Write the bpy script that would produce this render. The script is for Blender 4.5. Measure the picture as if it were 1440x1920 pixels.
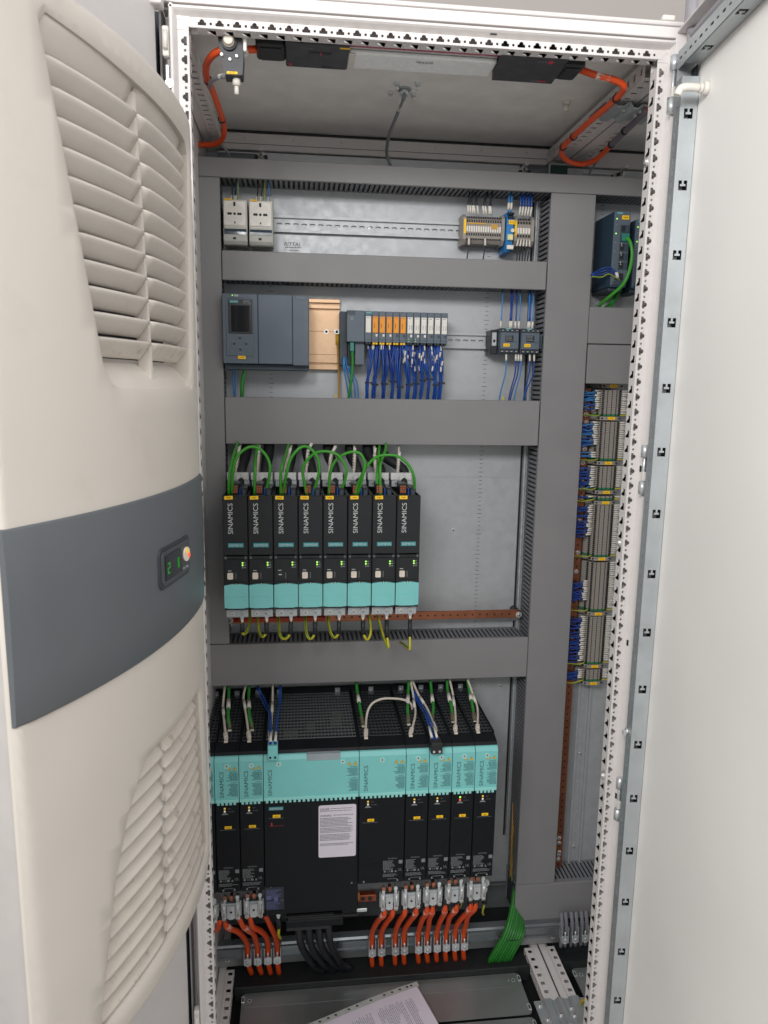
import bpy, bmesh, math, random
from mathutils import Vector, Matrix
from mathutils.geometry import delaunay_2d_cdt
for o in list(bpy.data.objects): bpy.data.objects.remove(o)
SC = bpy.context.scene
COL = SC.collection
rnd = random.Random(7)
# ------------------------------------------------------------------ camera, light, exposure
cam = bpy.data.cameras.new('camera'); camo = bpy.data.objects.new('camera', cam); COL.objects.link(camo)
yaw, pit, rol = 0.116420505, -0.171623392, 0.0157485561
fw = Vector((math.sin(yaw)*math.cos(pit), math.cos(yaw)*math.cos(pit), math.sin(pit)))
rt = Vector((math.cos(yaw), -math.sin(yaw), 0)); up = rt.cross(fw)
rt, up = rt*math.cos(rol)+up*math.sin(rol), up*math.cos(rol)-rt*math.sin(rol)
M = Matrix((rt, up, -fw)).transposed().to_4x4(); M.translation = (0.198841715, -1.19530323, 1.45272775)
camo.matrix_world = M
cam.sensor_fit = 'VERTICAL'; cam.sensor_height = 36; cam.lens = 1384.33518/1920*36
cam.clip_start = .02; cam.clip_end = 50
cam.dof.use_dof = True; cam.dof.focus_distance = 1.55; cam.dof.aperture_fstop = 14
SC.camera = camo
W = bpy.data.worlds.new('World'); SC.world = W; W.use_nodes = True
W.node_tree.nodes['Background'].inputs[0].default_value = (.97, .985, 1, 1)
W.node_tree.nodes['Background'].inputs[1].default_value = .62
def area(name, loc, target, sx, sy, power, colr=(1, .985, .965)):
    l = bpy.data.lights.new(name, 'AREA'); l.shape = 'RECTANGLE'; l.size = sx; l.size_y = sy; l.energy = power; l.color = colr
    o = bpy.data.objects.new(name, l); COL.objects.link(o); o.location = loc
    o.rotation_euler = (Vector(target)-Vector(loc)).to_track_quat('-Z', 'Y').to_euler(); return o
area('side_lamp', (-.6, -1.9, 2.3), (.6, .2, 1.5), 1.2, .4, 36)
area('front_lamp', (.55, -1.6, 2.2), (.2, .3, 1.6), 1.6, .4, 11)
SC.view_settings.view_transform = 'Standard'; SC.view_settings.look = 'None'
SC.view_settings.exposure = .06; SC.view_settings.gamma = 1
# ------------------------------------------------------------------ materials
def lin(h):
    h = h.lstrip('#'); v = [int(h[i:i+2], 16)/255 for i in (0, 2, 4)]
    return tuple(c/12.92 if c <= .04045 else ((c+.055)/1.055)**2.4 for c in v)+(1,)
MATS = {}
def mat(n, hexc, rough=.5, metal=0, var=.06, vs=40, bump=0, bs=400, emit=0, dirt=None, spec=.5, stretch=None):
    if n in MATS: return MATS[n]
    m = bpy.data.materials.new(n); m.use_nodes = True; nt = m.node_tree; b = nt.nodes['Principled BSDF']
    c = lin(hexc); b.inputs['Base Color'].default_value = c; b.inputs['Roughness'].default_value = rough
    b.inputs['Metallic'].default_value = metal; b.inputs['Specular IOR Level'].default_value = spec
    m.diffuse_color = c
    L = nt.links.new
    tc = nt.nodes.new('ShaderNodeTexCoord'); src = tc.outputs['Object']
    if stretch:
        mp = nt.nodes.new('ShaderNodeMapping'); mp.inputs['Scale'].default_value = stretch; L(src, mp.inputs[0]); src = mp.outputs[0]
    if var:
        no = nt.nodes.new('ShaderNodeTexNoise'); no.inputs['Scale'].default_value = vs; no.inputs['Detail'].default_value = 5; L(src, no.inputs['Vector'])
        mr = nt.nodes.new('ShaderNodeMapRange'); mr.inputs[1].default_value = .3; mr.inputs[2].default_value = .7
        mr.inputs[3].default_value = 1-var; mr.inputs[4].default_value = 1+var; L(no.outputs[0], mr.inputs[0])
        mx = nt.nodes.new('ShaderNodeMix'); mx.data_type = 'RGBA'; mx.blend_type = 'MULTIPLY'; mx.inputs[0].default_value = 1
        mx.inputs[6].default_value = c; L(mr.outputs[0], mx.inputs[7]); out = mx.outputs[2]
        if dirt:
            n2 = nt.nodes.new('ShaderNodeTexNoise'); n2.inputs['Scale'].default_value = dirt[1]; n2.inputs['Detail'].default_value = 8; n2.inputs['Roughness'].default_value = .65; L(tc.outputs['Object'], n2.inputs['Vector'])
            r2 = nt.nodes.new('ShaderNodeMapRange'); r2.inputs[1].default_value = dirt[2]; r2.inputs[2].default_value = dirt[3]; r2.inputs[4].default_value = dirt[4]; L(n2.outputs[0], r2.inputs[0])
            m2 = nt.nodes.new('ShaderNodeMix'); m2.data_type = 'RGBA'; L(r2.outputs[0], m2.inputs[0]); L(out, m2.inputs[6]); m2.inputs[7].default_value = lin(dirt[0]); out = m2.outputs[2]
        L(out, b.inputs['Base Color'])
        rr = nt.nodes.new('ShaderNodeMapRange'); rr.inputs[1].default_value = .3; rr.inputs[2].default_value = .7
        rr.inputs[3].default_value = max(.02, rough-.08); rr.inputs[4].default_value = min(1, rough+.08); L(no.outputs[0], rr.inputs[0]); L(rr.outputs[0], b.inputs['Roughness'])
    if bump:
        n3 = nt.nodes.new('ShaderNodeTexNoise'); n3.inputs['Scale'].default_value = bs; n3.inputs['Detail'].default_value = 3; L(src, n3.inputs['Vector'])
        bp = nt.nodes.new('ShaderNodeBump'); bp.inputs['Strength'].default_value = bump; bp.inputs['Distance'].default_value = .001; L(n3.outputs[0], bp.inputs['Height']); L(bp.outputs[0], b.inputs['Normal'])
    if emit:
        b.inputs['Emission Color'].default_value = c; b.inputs['Emission Strength'].default_value = emit
    MATS[n] = m; return m
GREY = mat('paint_light_grey', '#ddd8d6', .42, bump=.08, bs=900, var=.02, dirt=('#8d857c', 30, .7, .86, .2))
ACP = mat('paint_cooler', '#cdc6bd', .48, var=.03, vs=6, bump=.1, bs=700, dirt=('#8f8272', 9, .60, .85, .16))
SLAT = mat('slat_plastic', '#d3ccc3', .5, var=.04, vs=20, bump=.08, bs=700, dirt=('#6d5c4e', 24, .66, .84, .2))
SLATD = mat('slat_plastic_dirty', '#cfc6bc', .6, var=.05, vs=30, bump=.12, bs=500, dirt=('#5b4a3a', 42, .57, .74, .55))
BAND = mat('band_slate', '#5b5f63', .4, var=.06, vs=5, bump=.12, bs=1200)
DOORW = mat('door_white', '#f8f5f1', .5, var=.025, vs=3, bump=.06, bs=700)
DUCT = mat('duct_grey', '#868586', .55, var=.03, vs=12, bump=.06, bs=900)
DUCTS = mat('duct_wall_grey', '#7c7d81', .55, var=.03, vs=12)
GALV = mat('galvanised', '#b8bbbe', .5, .35, var=.05, vs=60, bump=.05, bs=200, dirt=('#84878b', 16, .64, .8, .25))
ZINC = mat('zinc_bright', '#d3d7da', .36, .55, var=.08, vs=60)
ZINCG = mat('zinc_satin', '#b9bfc2', .42, .6, var=.07, vs=25, bump=.05, bs=300)
STEEL = mat('nickel', '#dedddb', .32, .6, var=.08, vs=120)
DARK = mat('dark_void', '#16181b', .7, var=.05)
BLK = mat('black_plastic', '#232528', .48, var=.05, vs=30, bump=.1, bs=1500)
BLKD = mat('drive_black', '#15181c', .5, spec=.22, var=.05, vs=30, bump=.12, bs=1500)
CUB = mat('controller_black', '#242629', .46, spec=.35, var=.04, vs=30, bump=.12, bs=1500)
RUB = mat('rubber_black', '#212325', .6, var=.08, vs=60)
TEAL = mat('teal_plastic', '#7fcbc9', .42, var=.03, vs=20, bump=.06, bs=1500)
TEALL = mat('teal_plastic_light', '#97dcd7', .42, var=.03, vs=20)
BADGE = mat('badge_teal', '#2f8f96', .5, var=.03)
YEL = mat('label_yellow', '#ffcb1c', .5, var=.04)
WHT = mat('white_plastic', '#e6e2da', .4, var=.03)
SLV = mat('white_sleeve', '#ded9d0', .5, var=.05)
IVORY = mat('ivory_plastic', '#e0d5c6', .42, var=.04)
PRW = mat('print_white', '#c9cbcb', .6, var=0)
PRG = mat('print_grey', '#7f8486', .6, var=0)
PRK = mat('print_hole_black', '#1b1d1f', .6, var=0)
GLAND = mat('gland_zinc', '#a2a6a6', .42, .75, var=.12, vs=9, bump=.05, bs=300)
RAILZ = mat('rail_zinc', '#8a9093', .35, .7, var=.1, vs=25)
PRT = mat('print_teal_dark', '#2b5257', .6, var=0)
PLC = mat('controller_slate', '#5a6672', .48, var=.03, vs=20, bump=.08, bs=1500)
PLCD = mat('controller_slate_dark', '#3d4853', .5, var=.04, vs=20)
SWB = mat('switch_blue_grey', '#33485a', .5, var=.04, vs=20)
TAN = mat('rail_tan', '#d7b390', .38, .45, var=.07, vs=60, dirt=('#8a6a4c', 90, .62, .76, .4))  # warm reflection on the aluminium is put into this tan
COPP = mat('copper', '#a4694f', .38, .8, var=.14, vs=40)
BEIGE = mat('terminal_beige', '#99928b', .5, var=.05, vs=80)
GREENT = mat('terminal_green', '#2c7a4f', .5, var=.05)
BLUET = mat('terminal_blue', '#2f7fc0', .45, var=.05)
ORL = mat('label_orange', '#f09a1c', .5, var=.03)
ORC = mat('cable_orange', '#e2521f', .42, var=.06, vs=30)
GRC = mat('cable_green', '#35913a', .42, var=.06, vs=30)
GRB = mat('cable_green_bright', '#3f9c2c', .42, var=.08, vs=30)
WHC = mat('cable_white', '#d9d0c4', .45, var=.04)
GYC = mat('cable_grey', '#7c7d81', .45, var=.05)
BLW = mat('wire_blue', '#1f4fa0', .4, var=.1, vs=30)
BLWD = mat('wire_navy', '#1a4094', .4, var=.1, vs=30)
LBW = mat('wire_light_blue', '#3f86c4', .4, var=.06)
BKW = mat('wire_black', '#22252b', .45, var=.1)
YGW = mat('wire_yellow_green', '#c3b62a', .45, var=.22, vs=60)
YGG = mat('wire_stripe_green', '#4d8a34', .45, var=.1)
LEDG = mat('led_green', '#a5f25e', .4, var=0, emit=.9)
LEDY = mat('led_amber', '#e8c24a', .4, var=0, emit=.35)
LEDR = mat('led_red', '#ff5a3a', .4, var=0, emit=.8)
DIGI = mat('display_digit', '#2a8f28', .4, var=0, emit=.45)
GLASS = mat('display_glass', '#14181d', .08, var=0, spec=.8)
PAPER = mat('paper', '#ded6e2', .6, var=.02, vs=20)
POCK = mat('pocket_film', '#b9bcb9', .3, var=.05)
WALL = mat('wall_paint', '#d3cac3', .8, var=.02, vs=2)
TUBE = mat('lamp_cover', '#f4f6f5', .25, var=.03)
PINK = mat('lamp_pink', '#b5496a', .5, var=0)
REDP = mat('print_red', '#c3354a', .5, var=0)
# ------------------------------------------------------------------ mesh building, millimetres
class MB:
    def __init__(s): s.v = []; s.f = []; s.m = []; s.sm = []; s.ms = []
    def mi(s, m):
        if m not in s.ms: s.ms.append(m)
        return s.ms.index(m)
    def add(s, vs, fs, m, smooth=False):
        k = len(s.v); i = s.mi(m); s.v += [tuple(a) for a in vs]
        for f in fs: s.f.append(tuple(k+j for j in f)); s.m.append(i); s.sm.append(smooth)
        return s
    def box(s, x0, x1, y0, y1, z0, z1, m, b=0, seg=1):
        vs = [(x, y, z) for x in (x0, x1) for y in (y0, y1) for z in (z0, z1)]
        fs = [(0, 1, 3, 2), (4, 6, 7, 5), (0, 4, 5, 1), (2, 3, 7, 6), (0, 2, 6, 4), (1, 5, 7, 3)]
        if b:
            bm = bmesh.new(); q = [bm.verts.new(v) for v in vs]
            for f in fs: bm.faces.new([q[j] for j in f])
            bmesh.ops.bevel(bm, geom=bm.edges[:], offset=b, segments=seg, affect='EDGES', profile=.5)
            bm.verts.index_update(); vs = [tuple(v.co) for v in bm.verts]; fs = [[v.index for v in f.verts] for f in bm.faces]; bm.free()
        return s.add(vs, fs, m)
    def prism(s, poly, a, b, m, ax='x'):
        # poly in the two other axes (x: (y,z); y: (x,z); z: (x,y)), extruded from a to b
        P = {'x': lambda p, t: (t, p[0], p[1]), 'y': lambda p, t: (p[0], t, p[1]), 'z': lambda p, t: (p[0], p[1], t)}[ax]
        n = len(poly); vs = [P(p, a) for p in poly]+[P(p, b) for p in poly]
        fs = [tuple(range(n)), tuple(range(2*n-1, n-1, -1))]+[(i, n+i, n+(i+1) % n, (i+1) % n) for i in range(n)]
        return s.add(vs, fs, m)
    def cyl(s, p0, p1, r, m, r1=None, n=12, smooth=True):
        p0 = Vector(p0); p1 = Vector(p1); d = (p1-p0).normalized(); a = d.orthogonal().normalized(); b = d.cross(a)
        r1 = r if r1 is None else r1
        c = [(math.cos(2*math.pi*i/n), math.sin(2*math.pi*i/n)) for i in range(n)]
        vs = [p0+(a*x+b*y)*r for x, y in c]+[p1+(a*x+b*y)*r1 for x, y in c]
        s.add(vs, [(i, (i+1) % n, n+(i+1) % n, n+i) for i in range(n)], m, smooth)
        k = len(s.v)-2*n; i = s.mi(m)
        for f in (tuple(range(k+n-1, k-1, -1)), tuple(range(k+n, k+2*n))): s.f.append(f); s.m.append(i); s.sm.append(False)
        return s
    def ring(s, c, ax, r0, r1, t, m, n=14):
        c = Vector(c); d = Vector(ax).normalized(); a = d.orthogonal().normalized(); b = d.cross(a); vs = []; fs = []
        for i in range(n):
            e = a*math.cos(2*math.pi*i/n)+b*math.sin(2*math.pi*i/n)
            vs += [c+e*r0, c+e*r1, c+e*r1+d*t, c+e*r0+d*t]
        for i in range(n):
            j = (i+1) % n
            for q in range(4): fs.append((4*i+q, 4*i+(q+1) % 4, 4*j+(q+1) % 4, 4*j+q))
        return s.add(vs, fs, m)
    def tube(s, pts, r, m, n=8, sub=5, stripe=None):
        P = [Vector(p) for p in pts]; Q = []
        if len(P) == 2: Q = P
        else:
            E = [P[0]*2-P[1]]+P+[P[-1]*2-P[-2]]
            for i in range(1, len(E)-2):
                for k in range(sub):
                    t = k/sub; a, b, c, d = E[i-1:i+3]
                    Q.append(.5*((2*b)+(c-a)*t+(2*a-5*b+4*c-d)*t*t+(3*b-a-3*c+d)*t**3))
            Q.append(P[-1])
        T = [(Q[min(i+1, len(Q)-1)]-Q[max(i-1, 0)]).normalized() for i in range(len(Q))]
        nr = T[0].orthogonal().normalized(); k0 = len(s.v); rings = []
        rr = r if callable(r) else (lambda u: r)
        for i, q in enumerate(Q):
            nr = (nr-T[i]*nr.dot(T[i])).normalized(); bn = T[i].cross(nr); R_ = rr(i/(len(Q)-1))
            rings.append([q+(nr*math.cos(2*math.pi*j/n)+bn*math.sin(2*math.pi*j/n))*R_ for j in range(n)])
        vs = [v for g in rings for v in g]; s.v += [tuple(v) for v in vs]; i0 = s.mi(m); i1 = s.mi(stripe) if stripe else i0
        for i in range(len(Q)-1):
            for j in range(n):
                s.f.append((k0+i*n+j, k0+i*n+(j+1) % n, k0+(i+1)*n+(j+1) % n, k0+(i+1)*n+j)); s.sm.append(True)
                s.m.append(i1 if (stripe and j % (n//2) < max(1, n//6)) else i0)
        for f in (tuple(k0+j for j in range(n-1, -1, -1)), tuple(k0+(len(Q)-1)*n+j for j in range(n))): s.f.append(f); s.m.append(i0); s.sm.append(False)
        return s
    def dome(s, c, ax, r, h, m, n=10):
        c = Vector(c); d = Vector(ax).normalized()
        s.cyl(c, c+d*h*.6, r, m, n=n); s.cyl(c+d*h*.6, c+d*h, r, m, r1=r*.6, n=n); return s
    def screw(s, c, ax=(0, -1, 0), r=3.2, h=2.4, m=None):
        # cheese head; a flat dark disc stands for the shade in its recess
        m = m or STEEL; c = Vector(c); d = Vector(ax).normalized(); s.ring(c, ax, r*.98, r*1.5, .7, m, 12); s.dome(c, ax, r, h, m, 10)
        a = d.orthogonal().normalized()
        s.cyl(c+d*h, c+d*(h+.08), r*.42, DARK, n=6); return s
    def perf(s, org, u, v, n, cells, pitch, w, t, loops, m):
        # a strip of equal cells with true holes; org = start of the centre line, u along, v across, n outward
        org = Vector(org); u = Vector(u); v = Vector(v); n = Vector(n)
        bm = bmesh.new()
        def loop(L):
            q = [bm.verts.new((a, b, 0)) for a, b in L]
            for i in range(len(q)): bm.edges.new((q[i], q[(i+1) % len(q)]))
        loop([(0, -w/2), (pitch, -w/2), (pitch, w/2), (0, w/2)])
        for L in loops: loop(L)
        bmesh.ops.triangle_fill(bm, edges=bm.edges[:], use_beauty=True)
        bm.verts.index_update(); V = [(x.co.x, x.co.y) for x in bm.verts]; F = [[x.index for x in f.verts] for f in bm.faces]; bm.free()
        for c in range(cells):
            o = org+u*(pitch*c)
            s.add([o+u*a+v*b for a, b in V], F, m)
            for L in loops:
                k = len(L); s.add([o+u*a+v*b for a, b in L]+[o+u*a+v*b-n*t for a, b in L], [(i, (i+1) % k, k+(i+1) % k, k+i) for i in range(k)], m)
        e = u*(pitch*cells)
        a, b = org-v*(w/2), org+v*(w/2)
        s.add([a, a+e, b+e, b, a-n*t, a+e-n*t, b+e-n*t, b-n*t], [(0, 1, 5, 4), (1, 2, 6, 5), (2, 3, 7, 6), (3, 0, 4, 7)], m); return s
    def text(s, t, c, w, h, m, rot=0, pl='f', off=.25, sq=None):
        V, F, bw, bh, cx, cy = glyphs(t); sx = w/bw; sy = h/bh; ca, sa = math.cos(rot), math.sin(rot); o = []
        u, v, n = sq if sq else {'f': ((1, 0, 0), (0, 0, 1), (0, -1, 0)), 'u': ((1, 0, 0), (0, 1, 0), (0, 0, 1)), 'd': ((1, 0, 0), (0, -1, 0), (0, 0, -1))}[pl]
        u, v, n = Vector(u), Vector(v), Vector(n); c = Vector(c)
        for x, y in V:
            x = (x-cx)*sx; y = (y-cy)*sy; x, y = x*ca-y*sa, x*sa+y*ca; o.append(c+u*x+v*y+n*off)
        return s.add(o, F, m)
    def lines(s, x0, x1, z1, y, n, pitch, h, m, pl='f', right=False, rag=.4, R=None):
        # rows of tiny print too small to read: broken dashes
        R = R or rnd
        for i in range(n):
            L = (x1-x0)*(1-rag*R.random()); a = (x1-L) if right else x0; e = a+L; z = z1-i*pitch
            while a < e-.4:
                b = min(e, a+R.uniform(1.5, 6))
                P = [(a, y, z-h), (b, y, z-h), (b, y, z), (a, y, z)] if pl == 'f' else [(a, z-h, y), (b, z-h, y), (b, z, y), (a, z, y)]
                s.add(P, [(0, 1, 2, 3)], m); a = b+.7
        return s
_G = {}
def glyphs(t):
    if t in _G: return _G[t]
    c = bpy.data.curves.new('lettering', 'FONT'); c.body = t; c.resolution_u = 3; o = bpy.data.objects.new('lettering', c); COL.objects.link(o)
    dg = bpy.context.evaluated_depsgraph_get(); me = bpy.data.meshes.new_from_object(o.evaluated_get(dg))
    V = [(v.co.x, v.co.y) for v in me.vertices]; F = [tuple(p.vertices) for p in me.polygons]
    bpy.data.objects.remove(o); bpy.data.curves.remove(c); bpy.data.meshes.remove(me)
    xs = [a for a, b in V]; ys = [b for a, b in V]
    _G[t] = (V, F, max(xs)-min(xs), max(ys)-min(ys), (max(xs)+min(xs))/2, (max(ys)+min(ys))/2); return _G[t]
ORG = {}
def ob(name, mb, parent=None, label=None, cat=None, group=None, kind=None, org=None, local=False):
    """one mesh object; a child's mesh is stored relative to its parent's base"""
    me = bpy.data.meshes.new(name); o = bpy.data.objects.new(name, me); COL.objects.link(o)
    base = Vector(ORG.get(parent, (0, 0, 0))) if parent else Vector(org or mb.v[0])
    sh = Vector((0, 0, 0)) if local else base
    me.from_pydata([tuple((Vector(v)-sh)*.001) for v in mb.v], [], mb.f)
    for m in mb.ms: me.materials.append(m)
    me.polygons.foreach_set('material_index', mb.m); me.polygons.foreach_set('use_smooth', mb.sm); me.update()
    bm = bmesh.new(); bm.from_mesh(me); bmesh.ops.recalc_face_normals(bm, faces=bm.faces[:]); bm.to_mesh(me); bm.free()
    ORG[o] = base
    if parent: o.parent = parent
    else: o.location = base*.001
    if label: o['label'] = label
    if cat: o['category'] = cat
    if group: o['group'] = group
    if kind: o['kind'] = kind
    return o
def thing(name, org, label, cat, group=None):
    o = bpy.data.objects.new(name, None); COL.objects.link(o); o.empty_display_size = .02
    ORG[o] = Vector(org); o.location = Vector(org)*.001; o['label'] = label; o['category'] = cat
    if group: o['group'] = group
    return o
def dup(t, org, label):
    def cp(o, par):
        c = o.copy(); COL.objects.link(c); c.parent = par
        for k in o.children: cp(k, c)
        return c
    r = cp(t, None); r.location = Vector(org)*.001; r['label'] = label; ORG[r] = Vector(org); return r
ORDN = ['first', 'second', 'third', 'fourth', 'fifth', 'sixth', 'seventh', 'eighth', 'ninth', 'tenth']
def circ(cx, cy, r, n=10): return [(cx+r*math.cos(2*math.pi*i/n), cy+r*math.sin(2*math.pi*i/n)) for i in range(n)]
def rect(cx, cy, w, h): return [(cx-w/2, cy-h/2), (cx+w/2, cy-h/2), (cx+w/2, cy+h/2), (cx-w/2, cy+h/2)]
def rrect(cx, cy, w, h, r, n=3):
    o = []
    for sx, sy, a in ((1, 1, 0), (-1, 1, 90), (-1, -1, 180), (1, -1, 270)):
        for i in range(n+1):
            t = math.radians(a+90*i/n); o.append((cx+sx*(w/2-r)+r*math.cos(t), cy+sy*(h/2-r)+r*math.sin(t)))
    return o
def keyhole(cx, sgn):   # bar with a round bump on one side
    b = [(cx-6, 0), (cx-6, 2.6*sgn), (cx-3.6, 2.6*sgn)]
    arc = [(cx+3.6*math.cos(math.radians(a)), sgn*(3.0+3.6*math.sin(math.radians(a)))) for a in (180, 150, 120, 90, 60, 30, 0)]
    return [(cx-6, -1.8*sgn)]+b[1:]+arc+[(cx+3.6, 2.6*sgn), (cx+6, 2.6*sgn), (cx+6, -1.8*sgn)]
# ================================================================== setting
w = MB(); w.box(-3500, 3500, 1900, 1980, -50, 4200, WALL); ob('back_wall', w, kind='structure')
f = MB(); f.box(-3500, 3500, -4200, 1900, -160, -50, mat('floor_screed', '#b5b1ab', .55, vs=8)); ob('floor', f, kind='structure')
# ================================================================== the cabinet
cab = thing('control_cabinet', (400, 300, 0), 'tall light grey control cabinet standing open with its perforated frame and white door', 'cabinet')
def kh(sg): return [[(u, v-5.2) for u, v in keyhole(7.5, sg)], circ(20, -4.2, 2.1, 8)]
SL = [rect(20, -.5, 12, 9.5), circ(7.5, 3, 1.3, 6)]
def upright(sx, x0, label=None):
    # sx = +1 right-hand post, -1 left-hand post; x0 = outer face of the cabinet
    X = lambda q: x0-sx*q           # q = distance inward from the outer face
    b = MB()
    b.perf((X(33.5), 0, 1945), (0, 0, -1), (sx, 0, 0), (0, -1, 0), 78, 25, 20, 1.6, kh(1), GREY)
    b.perf((X(43.5), 12, 1945), (0, 0, -1), (0, -1, 0), (-sx, 0, 0), 78, 25, 21, 1.5, SL, GREY)
    b.box(*sorted((X(7), X(23))), 26, 60, 20, 1980, GREY, 2); b.box(*sorted((X(43.3), X(20))), 22.6, 24, 20, 1956, GREY)
    b.box(*sorted((X(19), X(20))), 2, 22.5, 20, 1980, GREY)
    b.prism([(X(17), 24), (X(17), -9), (X(19), -13), (X(22), -13), (X(24), -10), (X(27.5), -.6), (X(27.5), 1.7), (X(20.5), 24)], 20, 1981, GREY, 'z')
    b.box(*sorted((X(41), X(43.7))), -.2, 2.6, 20, 1956, GREY, .9)
    b.box(*sorted((X(43.5), X(23.5))), .1, 2.3, 1945, 1956, GREY)
    return ob('frame_post', b, cab)
upright(1, 800); upright(-1, 0)
b = MB()
b.perf((55, 0, 1966.5), (1, 0, 0), (0, 0, 1), (0, -1, 0), 28, 25, 20, 1.6, kh(1), GREY)
b.perf((55, 12, 1956.5), (1, 0, 0), (0, -1, 0), (0, 0, -1), 28, 25, 21, 1.5, SL, GREY)
b.box(44, 55, .2, 1.8, 1956.6, 1976, GREY); b.box(755, 756, .2, 1.8, 1956.6, 1976, GREY)
b.box(44, 756, 26, 60, 1972, 1985, GREY, 2); b.box(44, 756, 22.6, 24, 1956.7, 1981, GREY)
b.prism([(24, 1983), (-9, 1981), (-13, 1978.5), (-13, 1976), (-10, 1974), (-.7, 1970), (1.7, 1970), (24, 1979)], 17.5, 782.5, GREY, 'x')
b.box(44, 756, -.25, 2.6, 1956.3, 1959, GREY, .9)
b.box(487, 497, -8, -4, 1972, 1974.5, DARK)
for sx, x0 in ((1, 800), (-1, 0)):      # cast corner pieces with their welded seam
    X = lambda q: x0-sx*q
    b.prism([(X(26), 1971), (X(45), 1971), (X(45), 1956.4), (X(43.6), 1956.4), (X(43.6), 1952), (X(26), 1952)], -.7, .1, GREY, 'y')
    b.prism([(X(27), 1969.5), (X(29.5), 1969.5), (X(44.5), 1956.5), (X(42.5), 1955.5)], -1.4, -.6, GREY, 'y')
    b.cyl((X(30), -.6, 1968), (X(30), -1.6, 1968), 3.5, GREY, n=14); b.cyl((X(40), -.6, 1958), (X(40), -1.6, 1958), 2.8, GREY, n=12)
ob('frame_top_beam', b, cab)
b = MB(); b.box(-1, 801, 3.5, 580, 2000, 2005, GREY); b.box(3, 797, 30, 575, 1990, 1993, mat('ceiling_paint', '#f2f0ec', .5, vs=20))
ob('roof_panel', b, cab)
b = MB(); b.box(6, 794, -5, 3, 1986, 2002, GREY, 1.5, 2); b.box(3, 797, -6, 3, 2003, 2010, GREY, 3, 2); ob('roof_trim', b, cab)
b = MB(); b.box(757, 777, -6, 3, 2010.2, 2018, WHT, 2, 2); ob('roof_plug', b, cab)
b = MB(); b.box(3, 797, 545, 575, 1950, 1985, GREY, 1.5); b.box(3, 797, 544.2, 545, 1962, 1962.8, DARK); b.box(3, 797, 543, 546, 1985.4, 1989, RUB)
for i in range(7): b.cyl((85+i*105, 545.2, 1974), (85+i*105, 544, 1974), 2, ZINCG, n=8)
ob('frame_rear_beam', b, cab)
b = MB(); b.box(-2, 802, 576, 580, 20, 1996, ZINCG); ob('rear_panel', b, cab)
b = MB(); b.box(-3, 0, 30, 575, 20, 1996, GREY); ob('side_panel', b, cab)
DSL = [rect(12.5, 1, 8, 11), circ(1.5, 3, 1.3, 6)]
def depth_rail(par, x0, sx, z0, sz, ylen=20):
    # a rail running front to back; sz=-1 hangs under the roof, +1 stands on the floor; sx = side its slotted face looks to
    X = lambda q: x0+sx*q
    b = MB(); zb = z0
    b.perf((X(29), 56, zb), (0, 1, 0), (1, 0, 0), (0, 0, sz), ylen, 25, 20, 1.5, DSL if sz < 0 else [rect(12.5, 1.5, 10, 10), circ(1.5, -3, 1.3, 6)], GREY)
    b.perf((X(39.2), 56, zb-sz*13), (0, 1, 0), (0, 0, 1), (sx, 0, 0), ylen, 25, 24, 1.5, DSL, GREY)
    b.box(*sorted((X(2), X(19))), 56, 556, *sorted((zb-sz*.2, zb-sz*34)), GREY, 1.5)
    b.box(*sorted((X(19), X(33))), 56, 556, *sorted((zb-sz*24, zb-sz*34)), GREY)
    return ob('depth_rail', b, par)
depth_rail(cab, 800, -1, 1950, -1); depth_rail(cab, 0, 1, 1950, -1)
depth_rail(cab, 800, -1, 50, 1, 14); depth_rail(cab, 0, 1, 50, 1, 14)
for y1, z0, z1 in ((570, 1955, 1982), (420, 18, 46)): b = MB(); b.box(798.2, 801.8, 30, y1, z0, z1, RUB); ob('joint_seal', b, cab)
# mounting plate with printed scales
b = MB(); b.box(-40, 799, 510, 513, 165, 1900, GALV)
b.prism([(-40, 1900), (60, 1900), (60, 1914), (125, 1914), (125, 1936), (690, 1936), (690, 1914), (740, 1914), (740, 1900)], 510.2, 513.2, GALV, 'y')
ob('mounting_plate', b, cab)
pl = [o for o in cab.children if o.name.startswith('mounting')][0]
b = MB()
for X0 in (138, 628):
    for z in range(270, 1860, 10):
        L = 7 if z % 50 else 12
        b.add([(X0-L/2, 509.7, z), (X0+L/2, 509.7, z), (X0+L/2, 509.7, z+.9), (X0-L/2, 509.7, z+.9)], [(0, 1, 2, 3)], PRK)
b.text('RITTAL', (188, 510, 1751), 36, 7.5, PRK, sq=((1, 0, .0), (.18, 0, 1), (0, -1, 0)))
b.lines(171, 207, 1745, 509.7, 1, 2, 1.4, PRK, rag=0); b.lines(180, 200, 1739, 509.7, 1, 3, 1.6, PRG, rag=0)
for z in (1238,): b.add([(490, 509.7, z), (700, 509.7, z), (700, 509.7, z+.5), (490, 509.7, z+.5)], [(0, 1, 2, 3)], PRG)
ob('plate_print', b, pl)
for x, z in ((122, 1929), (700, 1926), (353, 1794), (566, 1111), (699, 712), (647, 714)):
    b = MB(); b.screw((x, 510, z), r=6 if z > 1900 else 3.4, h=4); 
    if z > 1900:
        b.box(x-13, x-6, 500, 509, z-7, z-1, BLK, 1); b.box(x+6, x+13, 500, 509, z-6, z, BLK, 1); b.cyl((x, 509, z+6), (x, 488, z+9), 4.5, STEEL, n=8)
    ob('plate_bolt', b, cab)
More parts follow.
